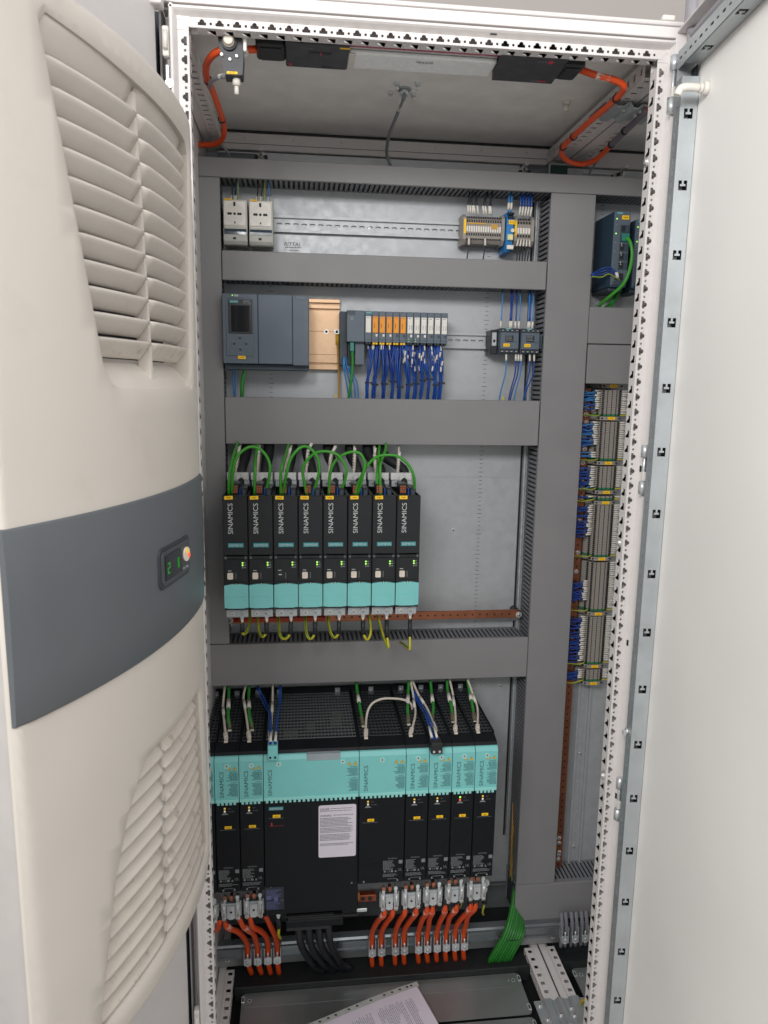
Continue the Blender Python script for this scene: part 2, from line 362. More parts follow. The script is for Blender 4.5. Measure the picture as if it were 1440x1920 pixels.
# lifting cut-outs of the plate top
b = MB(); x = 75
b.box(x-45, x+45, 513.5, 515, 1902, 1934, mat('recess_grey', '#6f7479', .6)); b.box(x-45, x+45, 508, 512, 1932, 1935, ZINC, 1); b.box(x+43, x+46, 508, 512, 1904, 1932, ZINC, 1); ob('plate_recess', b, cab); b = MB()
b.box(722, 758, 504, 510.1, 1914, 1918, ZINC, 1); b.box(756, 759, 504, 510, 1914, 1942, ZINC, 1); b.box(757, 850, 504, 509, 1940, 1944, ZINC, 1)
b.box(760, 845, 511, 516, 1900, 1940, mat('foam_green', '#35504a', .8))
ob('plate_bracket', b, cab)
# gland plates on the cabinet floor
def gland(y0, y1, z, nm='gland_plate', x0=62, x1=727, par=cab):
    b = MB(); b.prism(rrect((x0+x1)/2, (y0+y1)/2, x1-x0, y1-y0, 9), z, z+2.5, GLAND, 'z')
    for x in (x0+18, x1-18):
        b.ring((x, y1-22, z+2.6), (0, 0, 1), 2.6, 5, .4, ZINC); b.cyl((x, y1-22, z+2.6), (x, y1-22, z+2.7), 2.6, DARK)
        b.cyl((x-12, y1-22, z+2.6), (x-12, y1-22, z+2.9), 2, STEEL)
    for y in (y0+18, y1-18):
        for x in (x0+3, x1-3): b.box(x-4, x+4, y-9, y+9, z+2.6, z+4, ZINC, 1); b.box(x-1.5, x+1.5, y-5, y+5, z+4.05, z+4.2, DARK)
    b.box(x0+15, x1-15, (y0+y1)/2+20, (y0+y1)/2+21, z+2.5, z+2.8, GLAND)
    ob(nm, b, par)
gland(225, 345, 34); gland(100, 220, 30); gland(-25, 95, 30)
b = MB(); b.box(45, 757, 346, 352, 12, 52, RUB, 1); b.box(3, 797, 353, 575, 26, 36, RUB); b.box(3, 797, -20, 575, -2, 1, DARK); ob('cable_entry_foam', b, cab)
b = MB(); b.box(3, 797, -20, 30, -20, 42, GREY, 3); ob('frame_bottom_beam', b, cab)
for x, y, z, ax in ((756, 12, 1810, (-1, 0, 0)), (756, 12, 1186, (-1, 0, 0)), (756, 12, 746, (-1, 0, 0))):
    b = MB(); b.ring((x, y, z), ax, 3, 8, 1.2, STEEL, 16); b.dome((x, y, z), ax, 5.4, 5, STEEL); ob('post_screw', b, cab)
for z in (1895, 1318, 1009, 715): b = MB(); b.box(773.5, 776, -9, -5, z-5, z+5, DARK); ob('post_notch', b, cab)
# ------------------------------------------------------------------ right-hand door, opened past square
DH = Vector((797, -22, 0)); da = Vector((-.11, -.994, 0)).normalized(); db = Vector((-da.y, da.x, 0))*-1
if db.x > 0: db = -db
def dpt(a, bb, z): return DH+da*a+db*bb+Vector((0, 0, z))
def dbox(m_, a0, a1, b0, b1, z0, z1, m, bev=0):
    t = MB(); t.box(a0, a1, b0, b1, z0, z1, m, bev); m_.add([dpt(*v) for v in t.v], t.f, m)
door = MB(); dbox(door, 0, 795, 0, 5, 25, 1988, DOORW); door = ob('door', door, cab)
b = MB()
for q in ((0, 3, 5.2, 24, 25, 1988), (4, 791, 5.2, 24, 1985, 1988), (792, 795, 5.2, 24, 25, 1988), (4, 791, 5.2, 24, 25, 28)): dbox(b, *q, GREY, .8)
ob('door_rim', b, door)
b = MB()
CLP = [[(44, -6.5), (44, -1.4), (49, -1.4), (49, -4), (52, -4), (52, 4), (49, 4), (49, 1.4), (44, 1.4), (44, 6.5), (58, 6.5), (58, -6.5)]]
p0 = dpt(60, 18.5, 1903.8)
b.perf(p0, (0, 0, -1), -db, da, 18, 100, 25, 1.5, CLP, ZINCG)
HD = [rect(7, 0, 2.6, 9), rect(25, 0, 9, 3), circ(16, 0, 1.5, 6)]
def mixrow(): return [rrect(8, 0, 11, 4, 1.9, 2), rect(25, 0, 8, 3)] 
b.perf(dpt(47, 31.2, 1904), (0, 0, -1), da, db, 51, 35, 25, 1.5, mixrow(), ZINCG)
dbox(b, 35, 36.5, 6, 31, 110, 1946, ZINCG)
dbox(b, 36.6, 58, 9, 10, 110, 1921, DARK); dbox(b, 36.6, 58, 27.5, 28.5, 110, 1904, DARK)  # dark sheets stand in for the shade behind the tube's holes
# top and bottom tubes
b.perf(dpt(60, 18.5, 1921), da, db, (0, 0, -1), 7, 100, 25, 1.5, CLP, ZINCG)
b.perf(dpt(38, 31.2, 1933.5), da, (0, 0, 1), db, 20, 35, 25, 1.5, mixrow(), ZINCG)
dbox(b, 36, 760, 6, 31, 1945, 1946.5, ZINCG); dbox(b, 60, 760, 9, 10, 1923, 1944, DARK)  # another dark sheet as shade inside the top tube
dbox(b, 60, 760, 6, 31, 90, 115, ZINCG)
ob('tube_frame', b, door)
b = MB(); b.tube([dpt(22, 8, 40), dpt(22, 8, 1000), dpt(22, 8, 1966), dpt(34, 8, 1972), dpt(400, 8, 1972), dpt(770, 8, 1972)], 7, mat('door_gasket', '#9a979c', .7), 8, 4); ob('gasket', b, door)
b = MB(); P = dpt(92, 5, 1876); b.cyl(P, P+db*8, 9, WHT, n=16); b.cyl(P+db*8, P+db*13, 7, WHT, n=16); b.tube([P+db*13, P+db*26+Vector((0, 0, 1)), P+db*38+da*-3, P+db*42+da*-4+Vector((0, 0, -9))], 5.5, WHT, 10); ob('door_stop', b, door)
b = MB(); b.text('RITTAL', dpt(330, 5, 1760), 70, 14, PRG, rot=math.pi/2, sq=(-da, (0, 0, 1), db), off=.4); ob('door_marking', b, door)
for zc in (1911, 1319, 722):
    b = MB(); P = Vector((770.5, -27, zc))
    b.cyl(P+Vector((0, 0, 20)), P+Vector((0, 0, 41)), 6.5, ZINC); b.cyl(P+Vector((0, 0, -41)), P+Vector((0, 0, -20)), 6.5, ZINC); b.cyl(P+Vector((0, 0, -40)), P+Vector((0, 0, 40)), 2.6, ZINC)
    b.box(772, 790, -25, -22, zc-20, zc+20, ZINCG, 1); b.box(767, 774, -33, -26, zc-19, zc-4, WHT, 1); b.box(770, 784, -26, -13.5, zc+24, zc+36, ZINC, 1)
    ob('hinge', b, cab)
for z in (869,):
    b = MB(); P = dpt(42, 31, z); b.cyl(P, P+db*4, 5, STEEL); b.box(P.x-9, P.x-3, P.y-3, P.y+3, z-8, z+2, ZINC, 1); ob('earth_stud', b, door)
# ================================================================== adjoining cabinet (seen past the right-hand post)
adj = thing('adjoining_cabinet', (1200, 300, 0), 'second grey cabinet joined on the right, seen only past the perforated post', 'cabinet')
b = MB(); b.box(803, 1500, 30, 575, 1990, 1993, MATS['ceiling_paint']); ob('roof_panel', b, adj)
b = MB(); b.box(803, 1500, 576, 580, 20, 1996, ZINCG); ob('rear_panel', b, adj)
b = MB(); b.box(803, 1500, 545, 575, 1950, 1985, GREY, 1.5); b.box(803, 1500, 543, 546, 1985.4, 1989, RUB); ob('frame_rear_beam', b, adj)
b = MB(); b.box(801, 1500, 510, 513, 165, 1936, GALV); pl2 = ob('mounting_plate', b, adj)
b = MB()
for z in range(1490, 1880, 10): b.add([(884, 509.7, z), (892, 509.7, z), (892, 509.7, z+.9), (884, 509.7, z+.9)], [(0, 1, 2, 3)], PRK)
ob('plate_print', b, pl2)
depth_rail(adj, 800, 1, 1950, -1); depth_rail(adj, 800, 1, 50, 1, 14)
b = MB(); b.screw((926, 510, 1930), r=6, h=5); b.cyl((926, 509, 1936), (931, 488, 1940), 4.5, STEEL, n=8); b.box(915, 921, 498, 509, 1924, 1930, BLK, 1); ob('plate_bolt', b, adj)
b = MB(); b.box(838, 905, 506, 509.8, 1925, 1929, ZINC, 1); b.box(902, 906, 506, 509.8, 1900, 1926, BLK, 1); ob('plate_bracket', b, adj)
gland(225, 345, 34, x0=862, x1=1440, par=adj); gland(100, 220, 30, x0=862, x1=1440, par=adj)
b = MB(); b.box(845, 1500, 346, 352, 12, 52, RUB); b.box(845, 1500, 353, 575, 26, 36, RUB); b.box(803, 1500, -20, 575, -2, 1, DARK); ob('cable_entry_foam', b, adj)
b = MB(); b.box(803, 1500, -21, -3, 20, 1990, GREY, 3); ob('front_door', b, adj)
# coupling plates across the joint of the two cabinets
def coupling(z, sz, y0, lab):
    b = MB(); zz = lambda q: z+sz*q
    prof = [(732, 2), (752, 2), (756, 7), (770, 7), (776, 1), (782, 1), (788, 9), (796, 9), (802, 3), (812, 3), (818, 9), (836, 9), (842, 2), (856, 2)]
    poly = [(x, zz(h)) for x, h in prof]+[(x, zz(h+3)) for x, h in prof[::-1]]
    b.prism(poly, y0, y0+72, ZINCG, 'y')
    for x, y, h in ((742, 58, 5), (748, 20, 5), (782, 30, 4), (811, 44, 6), (811, 24, 6), (849, 54, 5)): b.screw((x, y0+y, zz(h)), (0, 0, sz), 4.2, 4)
    t = ob('coupling_plate', b, None, lab, 'coupling plate', org=(795, y0, z))
coupling(51, 1, 166, 'ribbed zinc coupling plate screwed across the floor rails'); coupling(1948, -1, 148, 'zinc coupling plate screwed under the roof rails at top right')
# ================================================================== neighbouring cabinet on the left, its door swung out, cooling unit on it
nb = thing('neighbouring_cabinet', (-400, 300, 0), 'light grey neighbouring cabinet on the left with its door swung out', 'cabinet')
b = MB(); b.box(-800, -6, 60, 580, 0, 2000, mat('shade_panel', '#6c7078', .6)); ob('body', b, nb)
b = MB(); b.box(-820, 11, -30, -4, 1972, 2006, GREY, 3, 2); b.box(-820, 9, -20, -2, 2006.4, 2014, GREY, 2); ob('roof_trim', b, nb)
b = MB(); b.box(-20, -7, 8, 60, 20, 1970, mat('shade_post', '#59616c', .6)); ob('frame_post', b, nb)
NH = Vector((0, -10, 0)); nd = Vector((-.259, -.966, 0)).normalized(); nn = Vector((.966, -.259, 0)).normalized()
def npt(s, t, z): return NH+nd*s+nn*t+Vector((0, 0, z))
def nbox(m_, q, m, bev=0, seg=1):
    t = MB(); t.box(*q, m, bev, seg); m_.add([npt(*v) for v in t.v], t.f, m)
b = MB(); nbox(b, (2, 800, -22, 0, 25, 1985), GREY, 3, 2); ob('door', b, nb)
for zc in (1930, 320):
    b = MB(); b.box(8, 17, -16, -2, zc-20, zc+20, WHT, 1.5); b.cyl((13, -20, zc-12), (13, -20, zc+12), 3.5, WHT); b.box(10, 16, -8, 5, zc-75, zc-28, ZINCG, 1); b.cyl((16, -9, zc-55), (16, -14, zc-55), 6, STEEL); ob('hinge', b, nb)
# ------------------------------------------------------------------ cooling unit: bulged front, two louvres, slate band, display
A0 = 150; AF = 110; AW = 409; ZT, ZB = 1776, 752
def bul(s): return 30*(1-((s-200)/200)**2)
def apt(s, t, z): return npt(A0+s, AF+t, z)
ac = thing('cooling_unit', apt(200, -110, ZB), 'cream cooling unit with two louvres, slate band and small green display', 'cooling unit')
def edge(s, z, r=16):
    e = min(s, AW-s, ZT-z, z-ZB)
    if e >= r: return 0
    e = max(e, 0); return r-math.sqrt(max(0, r*r-(r-e)**2))
def outline():
    o = []
    for cx, cz, r, a in ((AW-26, ZT-26, 26, 0), (26, ZT-26, 26, 90), (52, ZB+52, 52, 180), (AW-52, ZB+52, 52, 270)):
        for i in range(9): t = math.radians(a+90*i/8); o.append((cx+r*math.cos(t), cz+r*math.sin(t)))
    return o
UP = [(36, 1737), (200, 1741), (330, 1747), (338, 1738), (300, 1560), (280, 1468), (268, 1449), (250, 1444), (88, 1443), (60, 1447), (50, 1462), (26, 1725)]
LO = [(70, 1048), (130, 1050), (232, 1048), (240, 1042), (292, 975), (338, 800), (330, 795), (200, 789), (40, 789), (30, 795), (56, 1040)]
LO = [(66, 1046), (232, 1046), (242, 1040), (275, 1000), (300, 940), (333, 800), (326, 792), (36, 792), (28, 800), (56, 1038)]
def inpoly(p, P):
    c = False; n = len(P)
    for i in range(n):
        a, b_ = P[i], P[i-1]
        if (a[1] > p[1]) != (b_[1] > p[1]) and p[0] < (b_[0]-a[0])*(p[1]-a[1])/(b_[1]-a[1])+a[0]: c = not c
    return c
def dens(P, step=25):
    o = []
    for i in range(len(P)):
        a, b_ = P[i], P[(i+1) % len(P)]; k = max(1, int(math.dist(a, b_)/step))
        o += [(a[0]+(b_[0]-a[0])*j/k, a[1]+(b_[1]-a[1])*j/k) for j in range(k)]
    return o
OUT = dens(outline(), 20); UPd = dens(UP, 14); LOd = dens(LO, 14)
def offs(P, d):
    cx = sum(p[0] for p in P)/len(P); cz = sum(p[1] for p in P)/len(P); o = []
    for s, z in P:
        q = math.hypot(s-cx, z-cz); o.append((s+(s-cx)/q*d, z+(z-cz)/q*d))
    return o
pts = []; eds = []
for P in (OUT, UPd, LOd, offs(UPd, 7), offs(LOd, 7)):
    k = len(pts); pts += P; eds += [(k+i, k+(i+1) % len(P)) for i in range(len(P))]
for e in (.8, 2, 3.4, 5, 8, 13):
    pts += [(e+(AW-2*e)*((s)/AW), ZB+e+(ZT-ZB-2*e)*((z-ZB)/(ZT-ZB))) for s, z in OUT]
for i in range(1, 22):
    for j in range(1, 40):
        q = (AW*i/22, ZB+(ZT-ZB)*j/40)
        if 16 < q[0] < AW-16 and ZB+16 < q[1] < ZT-16 and inpoly(q, OUT): pts.append(q)
r_ = delaunay_2d_cdt([Vector(p) for p in pts], eds, [], 0, 1e-4)
V2 = [(v.x, v.y) for v in r_[0]]; F2 = []
for fc in r_[2]:
    c = (sum(V2[i][0] for i in fc)/len(fc), sum(V2[i][1] for i in fc)/len(fc))
    if inpoly(c, OUT) and not inpoly(c, UP) and not inpoly(c, LO): F2.append(tuple(fc))
def segd(p, P):
    m = 1e9
    for i in range(len(P)):
        ax, ay = P[i]; bx, by = P[(i+1) % len(P)]; dx, dy = bx-ax, by-ay; L = dx*dx+dy*dy
        t = max(0, min(1, ((p[0]-ax)*dx+(p[1]-ay)*dy)/L)) if L else 0
        m = min(m, math.hypot(p[0]-ax-t*dx, p[1]-ay-t*dy))
    return m
def lip(s, z):   # rolled lip round the louvre openings
    o = 0
    for P in (UPd, LOd):
        d = segd((s, z), P)
        if d < 6: o -= 3.5*(1-d/6)
    return o
def eo(s, z):
    d = segd((s, z), OUT)
    r = 5 if s > 300 else 14
    return r-math.sqrt(max(0, r*r-(r-min(r, d))**2)) if d < r else 0
b = MB(); b.add([apt(s, bul(s)-eo(s, z)+lip(s, z), z) for s, z in V2], F2, ACP, True)
n = len(OUT); rim = [apt(s, bul(s)-(5 if s > 300 else 14), z) for s, z in OUT]+[apt(s, bul(s)-(8 if s > 300 else 22), z) for s, z in OUT]
b.add(rim, [(i, (i+1) % n, n+(i+1) % n, n+i) for i in range(n)], ACP, True)
for P in (UPd, LOd):
    n = len(P); b.add([apt(s, bul(s)-3.5, z) for s, z in P]+[apt(s, bul(s)-38, z) for s, z in P], [(i, (i+1) % n, n+(i+1) % n, n+i) for i in range(n)], ACP)
ob('housing', b, ac)
b = MB(); q = [(s-(2 if s > 200 else -2), z) for s, z in OUT]; n = len(OUT)
b.add([apt(s, bul(s)-(9 if s > 300 else 23), z) for s, z in q]+[apt(s, -AF+1, z) for s, z in q], [(i, (i+1) % n, n+(i+1) % n, n+i) for i in range(n)], mat('shell_grey', '#b9b5b2', .5, var=.03, bump=.06), True); ob('rear_shell', b, ac)
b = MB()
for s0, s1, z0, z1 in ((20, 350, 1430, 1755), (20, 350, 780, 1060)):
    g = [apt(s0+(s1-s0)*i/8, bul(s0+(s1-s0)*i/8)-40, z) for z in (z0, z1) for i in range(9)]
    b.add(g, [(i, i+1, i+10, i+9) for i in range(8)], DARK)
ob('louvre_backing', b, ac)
def span(P, z):
    xs = []
    for i in range(len(P)):
        a, c = P[i], P[i-1]
        if (a[1] > z) != (c[1] > z): xs.append((c[0]-a[0])*(z-a[1])/(c[1]-a[1])+a[0])
    return (min(xs), max(xs)) if len(xs) > 1 else None
def slat(sa, sb, z, up, m, h, zoff=0):
    # one louvre blade, convex outwards; up: outer edge on top (air thrown upward), else outer edge at the bottom
    K = 10; J = 7; vs = []
    for k in range(K+1):
        s = sa+(sb-sa)*k/K; rd = min(s-sa, sb-s); dr = 2.4*(1-min(1, rd/4))**2
        for j in range(J+1):
            u = j/J; zz = z+h*u; t = -15*(1-u)**1.05-4.4-dr
            if u > .93: t -= 1.2*((u-.93)/.07)**2
            if not up: zz = z+h*(1-u)
            vs.append(apt(s, bul(s)+t, zz-zoff*dr))
    k0 = len(vs); vs += [apt(sa+(sb-sa)*(i//(J+1))/K, 0, 0) for i in range(0)]
    fs = [(k*(J+1)+j, (k+1)*(J+1)+j, (k+1)*(J+1)+j+1, k*(J+1)+j+1) for k in range(K) for j in range(J)]
    back = [v-nn*1.8 for v in vs]; nv = len(vs)
    fs2 = [tuple(nv+q for q in f[::-1]) for f in fs]
    bd = [k*(J+1) for k in range(K+1)]+[K*(J+1)+j for j in range(1, J+1)]+[k*(J+1)+J for k in range(K-1, -1, -1)]+[j for j in range(J-1, 0, -1)]
    sd = [(bd[i], bd[(i+1) % len(bd)], nv+bd[(i+1) % len(bd)], nv+bd[i]) for i in range(len(bd))]
    q = MB(); q.add(vs+back, fs+fs2+sd, m, True); ob('slat', q, ac)
def mull_u(z): return 173+(z-1449)*.065
for i in range(12):
    z = 1739-22.4*i
    sp = span(UP, max(1450, min(z-9, 1733)))
    mu = mull_u(z); m = SLATD if i == 11 else SLAT
    h = 18.2 if i else 27; zb_ = z-18.2
    slat(sp[0]-5, mu-1.2, zb_, True, m, h); slat(mu+1.2, sp[1]+5, zb_, True, m, h)
for i in range(12):
    z = 1043-i*20.9
    sp = span(LO, min(max(z-8, 794), 1042))
    mu = 184+(1046-z)*.05
    slat(sp[0]-5, mu-1.2, z-20, False, SLATD, 18); slat(mu+1.2, sp[1]+6, z-20, False, SLAT if i < 6 else SLATD, 18)
b = MB(); K = 12; vs = []       # sloping floor of the upper louvre
for k in range(K+1):
    s = 42+(286-42)*k/K
    for t, z in ((-34, 1474), (-22, 1466), (-9, 1453), (-5, 1440)): vs.append(apt(s, bul(s)+t, z))
b.add(vs, [(4*k+q, 4*k+4+q, 4*k+5+q, 4*k+1+q) for k in range(K) for q in range(3)], SLAT, True); ob('louvre_floor', b, ac)
for z0, z1, mf in ((1446, 1736, mull_u), (794, 1044, lambda z: 184+(1046-z)*.05)):
    b = MB(); vs = []
    for k in range(13):
        z = z0+(z1-z0)*k/12; s = mf(z)
        for ds, t in ((-2.2, -24), (-2.2, -10), (2.2, -10), (2.2, -24)): vs.append(apt(s+ds, bul(s)+t, z))
    b.add(vs, [(4*k+q, 4*k+(q+1) % 4, 4*k+4+(q+1) % 4, 4*k+4+q) for k in range(12) for q in range(4)], SLAT); ob('louvre_mullion', b, ac)
# slate band
b = MB(); K = 28; vs = []
for k in range(K+1):
    s = 7+(AW-8)*k/K; s = min(s, AW)+(1.2 if k == K else 0)
    zt = 1331; zb = 1160+ (3 if k < 2 else 0)
    e = 1.2 if k in (0, K) else 3.2
    vs += [apt(s, bul(s)-3, zt+.6), apt(s, bul(s)+e-.8, zt), apt(s, bul(s)+e, zt-2), apt(s, bul(s)+e+2*math.sin(math.pi*.33), zt-60), apt(s, bul(s)+e+1, zb+40), apt(s, bul(s)+e, zb+2), apt(s, bul(s)+e-.8, zb), apt(s, bul(s)-3, zb-.6)]
b.add(vs, [(8*k+j, 8*k+8+j, 8*k+9+j, 8*k+1+j) for k in range(K) for j in range(7)], BAND, True)
b.add(vs[:8], [tuple(range(8))], BAND); b.add(vs[-8:], [tuple(range(8))], BAND)
band = ob('front_band', b, ac)
def pane(m_, P, t0, t1, m):     # a plate following the bulge
    n = len(P); c = (sum(p[0] for p in P)/n, sum(p[1] for p in P)/n)
    fr = [apt(s, bul(s)+t1, z) for s, z in P]; bk = [apt(s, bul(s)+t0, z) for s, z in P]
    m_.add(fr+bk, [tuple(range(n)), tuple(range(2*n-1, n-1, -1))]+[(i, (i+1) % n, n+(i+1) % n, n+i) for i in range(n)], m)
b = MB(); pane(b, rrect(164, 1249, 92, 46, 9, 4), 2, 7, mat('bezel_grey', '#3a3d42', .4)); pane(b, rrect(164, 1249, 84, 38, 6, 4), 7, 8.4, mat('bezel_face', '#4a4c50', .4))
dsp = ob('display_bezel', b, ac)
b = MB(); pane(b, rect(176, 1249, 46, 28), 8.4, 9, GLASS); ob('display_glass', b, dsp)
def seg7(m_, d, s0, z0, w, h):
    S = {'2': 'abged', '1': 'bc', '8': 'abcdefg'}[d]; t = 1.1
    R = {'a': (0, h, w, h+t), 'g': (0, h/2, w, h/2+t), 'd': (0, 0, w, t), 'f': (0, h/2, t, h), 'b': (w-t, h/2, w, h+t), 'e': (0, 0, t, h/2), 'c': (w-t, 0, w, h/2)}
    for c in S: x0, z0_, x1, z1_ = R[c]; pane(m_, [(s0-x0, z0+z0_), (s0-x1, z0+z0_), (s0-x1, z0+z1_), (s0-x0, z0+z1_)], 9, 9.3, DIGI)
b = MB(); seg7(b, '2', 194, 1242, 6, 11); seg7(b, '1', 170, 1242, 5, 11); seg7(b, '1', 165, 1242, 3, 11); ob('display_digits', b, dsp)
b = MB(); c = apt(138, bul(138)+8.4, 1252); b.cyl(c, c+nn*2, 8.5, IVORY, n=20); b.cyl(c+nn*2+Vector((0, 0, 4)), c+nn*2.3+Vector((0, 0, 4)), 3.6, LEDY, n=10); P = c+nd*-5+Vector((0, 0, -2)); b.cyl(P+nn*2, P+nn*2.4, 3, LEDR, n=10); ob('display_button', b, dsp)
b = MB(); b.text('RITTAL', apt(139, bul(139)+8.4, 1236.5), 16, 3.2, PRW, sq=(-nd, (0, 0, 1), nn), off=.4); ob('display_lettering', b, dsp)
b = MB(); c = npt(A0-6, 60, 1245); b.cyl(c, c-nd*6, 4, STEEL, n=10); c = npt(A0-6, 70, 1040); b.cyl(c, c-nd*6, 4, STEEL, n=10); ob('side_screw', b, ac)

b = MB(); b.box(729, 733.5, 500, 509, 300, 1860, ZINC, .6); ob('plate_edge', b, cab)
b = MB(); b.box(723.5, 728, 508, 509.9, 300, 1860, DARK); ob('plate_gap', b, cab)
# ================================================================== cable ducts
def duct_h(x0, x1, z0, z1, label, y0=420, y1=508, up=True, dn=True):
    t = thing('cable_duct', ((x0+x1)/2, y1, z0), label, 'cable duct', 'slotted grey cable ducts on the mounting plate')
    b = MB(); b.box(x0, x1, y0, y0+7, z0, z1, DUCT, 1.2); b.box(x0+1, x1-1, y0+7, y0+9, z0+4, z1-4, DUCTS); ob('duct_cover', b, t)
    n = int((x1-x0)/10.6); b = MB(); L = [rect(5.3, 4, 4.6, 64)]
    xs = x0+((x1-x0)-n*10.6)/2
    for q, zz, nz in ((up, z1-3, 1), (dn, z0+3, -1)):
        if q: b.perf((xs, y0+48, zz), (1, 0, 0), (0, 1, 0), (0, 0, nz), n, 10.6, 77, 1.5, L, DUCTS)
    b.box(x0+1, x1-1, y1-1.5, y1, z0+3, z1-3, DUCTS); ob('duct_channel', b, t)
    b = MB(); b.box(x0+4, x1-4, y0+14, y1-4, z0+7, z1-7, mat('duct_shade_grey', '#3c3f46', .7)); ob('duct_shade', b, t); return t  # dark box stands in for the shade inside the empty duct
def duct_v(x0, x1, z0, z1, label, y0=420.6, y1=508):
    t = thing('cable_duct', ((x0+x1)/2, y1, z0), label, 'cable duct', 'slotted grey cable ducts on the mounting plate')
    b = MB(); b.box(x0, x1, y0, y0+7, z0, z1, DUCT, 1.2); ob('duct_cover', b, t)
    n = int((z1-z0)/10.6); b = MB(); L = [rect(5.3, 4, 4.6, 64)]
    for xx, nx in ((x0+3, -1), (x1-3, 1)): b.perf((xx, y0+48, z0+2), (0, 0, 1), (0, 1, 0), (nx, 0, 0), n, 10.6, 77, 1.5, L, DUCTS)
    b.box(x0+3, x1-3, y1-1.5, y1, z0, z1, DUCTS); ob('duct_channel', b, t)
    b = MB(); b.box(x0+7, x1-7, y0+14, y1-4, z0+7, z1-7, MATS['duct_shade_grey']); ob('duct_shade', b, t); return t  # same dark box, painted shade in the hollow duct
duct_h(-38, 1300, 1860.6, 1898, 'long narrow topmost horizontal duct running the full width below the roof')
duct_h(43.6, 734.4, 1660, 1719, 'horizontal duct between the sockets and the slate controller')
duct_h(43.6, 734.4, 1321, 1421, 'wide horizontal duct between the blue wire bundles and the black controllers')
duct_h(-38, 735.4, 771, 869, 'wide horizontal duct above the big teal and black drives')
duct_v(-38, 42, 870.6, 1860, 'vertical duct at the left, half hidden by the cream cooling unit')
duct_v(737, 836, 217.6, 1860, 'tall wide vertical duct right of the drives')
duct_h(837, 1300, 1548.5, 1627, 'upper of the two short ducts under the blue-grey switch', up=True, dn=False)
duct_h(838.6, 1300, 1461, 1546.5, 'lower of the two short ducts, just above the terminal column', up=False)
duct_h(736, 1300, 114, 216.6, 'lowest duct at the bottom right with green cables leaving its end')
# ================================================================== DIN rails, copper bars, support rail
def rail_h(x0, x1, zc, label):
    b = MB(); n = int((x1-x0)/18)
    b.perf((x0, 504.5, zc), (1, 0, 0), (0, 0, 1), (0, -1, 0), n, 18, 24, 1, [rrect(9, 0, 12, 5.4, 2.6, 3)], GALV)
    for s in (-1, 1):
        b.box(x0, x0+n*18, 498.4, 509, *sorted((zc+s*12, zc+s*13.2)), GALV); b.box(x0, x0+n*18, 497, 498.4, *sorted((zc+s*12, zc+s*17.5)), GALV)
    return ob('din_rail', b, None, label, 'mounting rail', 'zinc mounting rails')
rail_h(60, 735, 1791, 'perforated zinc mounting rail behind the white sockets and upper terminals')
rail_h(300, 735, 1553, 'perforated zinc mounting rail between module row and contactors')
b = MB(); b.perf((918, 509, 1450), (0, 0, -1), (1, 0, 0), (0, -1, 0), 69, 18, 24, 1, [rrect(9, 0, 12, 5.4, 2.6, 3)], GALV)
for s in (-1, 1): b.box(*sorted((918+s*12, 918+s*13.2)), 502.4, 509, 208, 1450, GALV); b.box(*sorted((918+s*12, 918+s*17.5)), 501.2, 502.4, 208, 1450, GALV)
for z in (520, 255): b.screw((918, 508, z), r=4)
ob('din_rail', b, None, 'vertical perforated zinc mounting rail bare below the terminal column', 'mounting rail', 'zinc mounting rails')
def bus(label, x0, x1, z0, z1, y, vert):
    t = thing('copper_bar', (x0, y, z0), label, 'copper bar'); b = MB(); b.box(x0, x1, y, y+5, z0, z1, COPP, .6)
    L = int(((z1-z0) if vert else (x1-x0))/18)
    for i in range(L):
        c = ((x0+x1)/2, y, z1-9-i*18) if vert else (x0+9+i*18, y, (z0+z1)/2)
        b.cyl(c, (c[0], y-.4, c[2]), 2.3, DARK, n=8)
    ob('bar', b, t); return t
hb = bus('horizontal copper earth bar behind the feet of the black controllers', 42, 722, 904, 924, 462, False)
for x in (40, 722):
    b = MB(); b.cyl((x, 508, 912), (x, 466, 912), 9, RUB); b.screw((x, 461, 912), r=5, h=4); b.box(x-8, x+8, 500, 508, 884, 904, ZINC, 1); ob('bar_support', b, hb)
vb = bus('vertical copper earth bar left of the terminal column', 853, 871, 226, 1450, 468, True)
for z in [1404, 1390, 1372, 1338, 1310, 1278, 1262, 1236, 1218, 1195, 1166, 1140, 1062, 1015, 850, 822, 310, 296, 270, 262, 250]:
    b = MB(); b.screw((862+rnd.uniform(-2, 2), 468, z), r=3.6, h=3); ob('bar_screw', b, vb)
b = MB()
prof = [(400, 86), (394, 86), (394, 92), (397, 92), (397, 108), (394, 108), (394, 114), (400, 114), (404, 118), (424, 118), (424, 82), (404, 82)]
b.prism(prof, -10, 860, RAILZ, 'x'); b.box(-10, 860, 404, 408, 60, 80, MATS['gland_zinc'], 1)
for x in (24, 832): b.screw((x, 397, 84), r=4)
ob('clamp_rail', b, None, 'zinc cable clamp rail running across the bottom of the cabinet', 'clamp rail')
b = MB(); b.box(-10, 858, 499, 503, 162, 164, RAILZ, .5); ob('plate_ledge', b, cab)
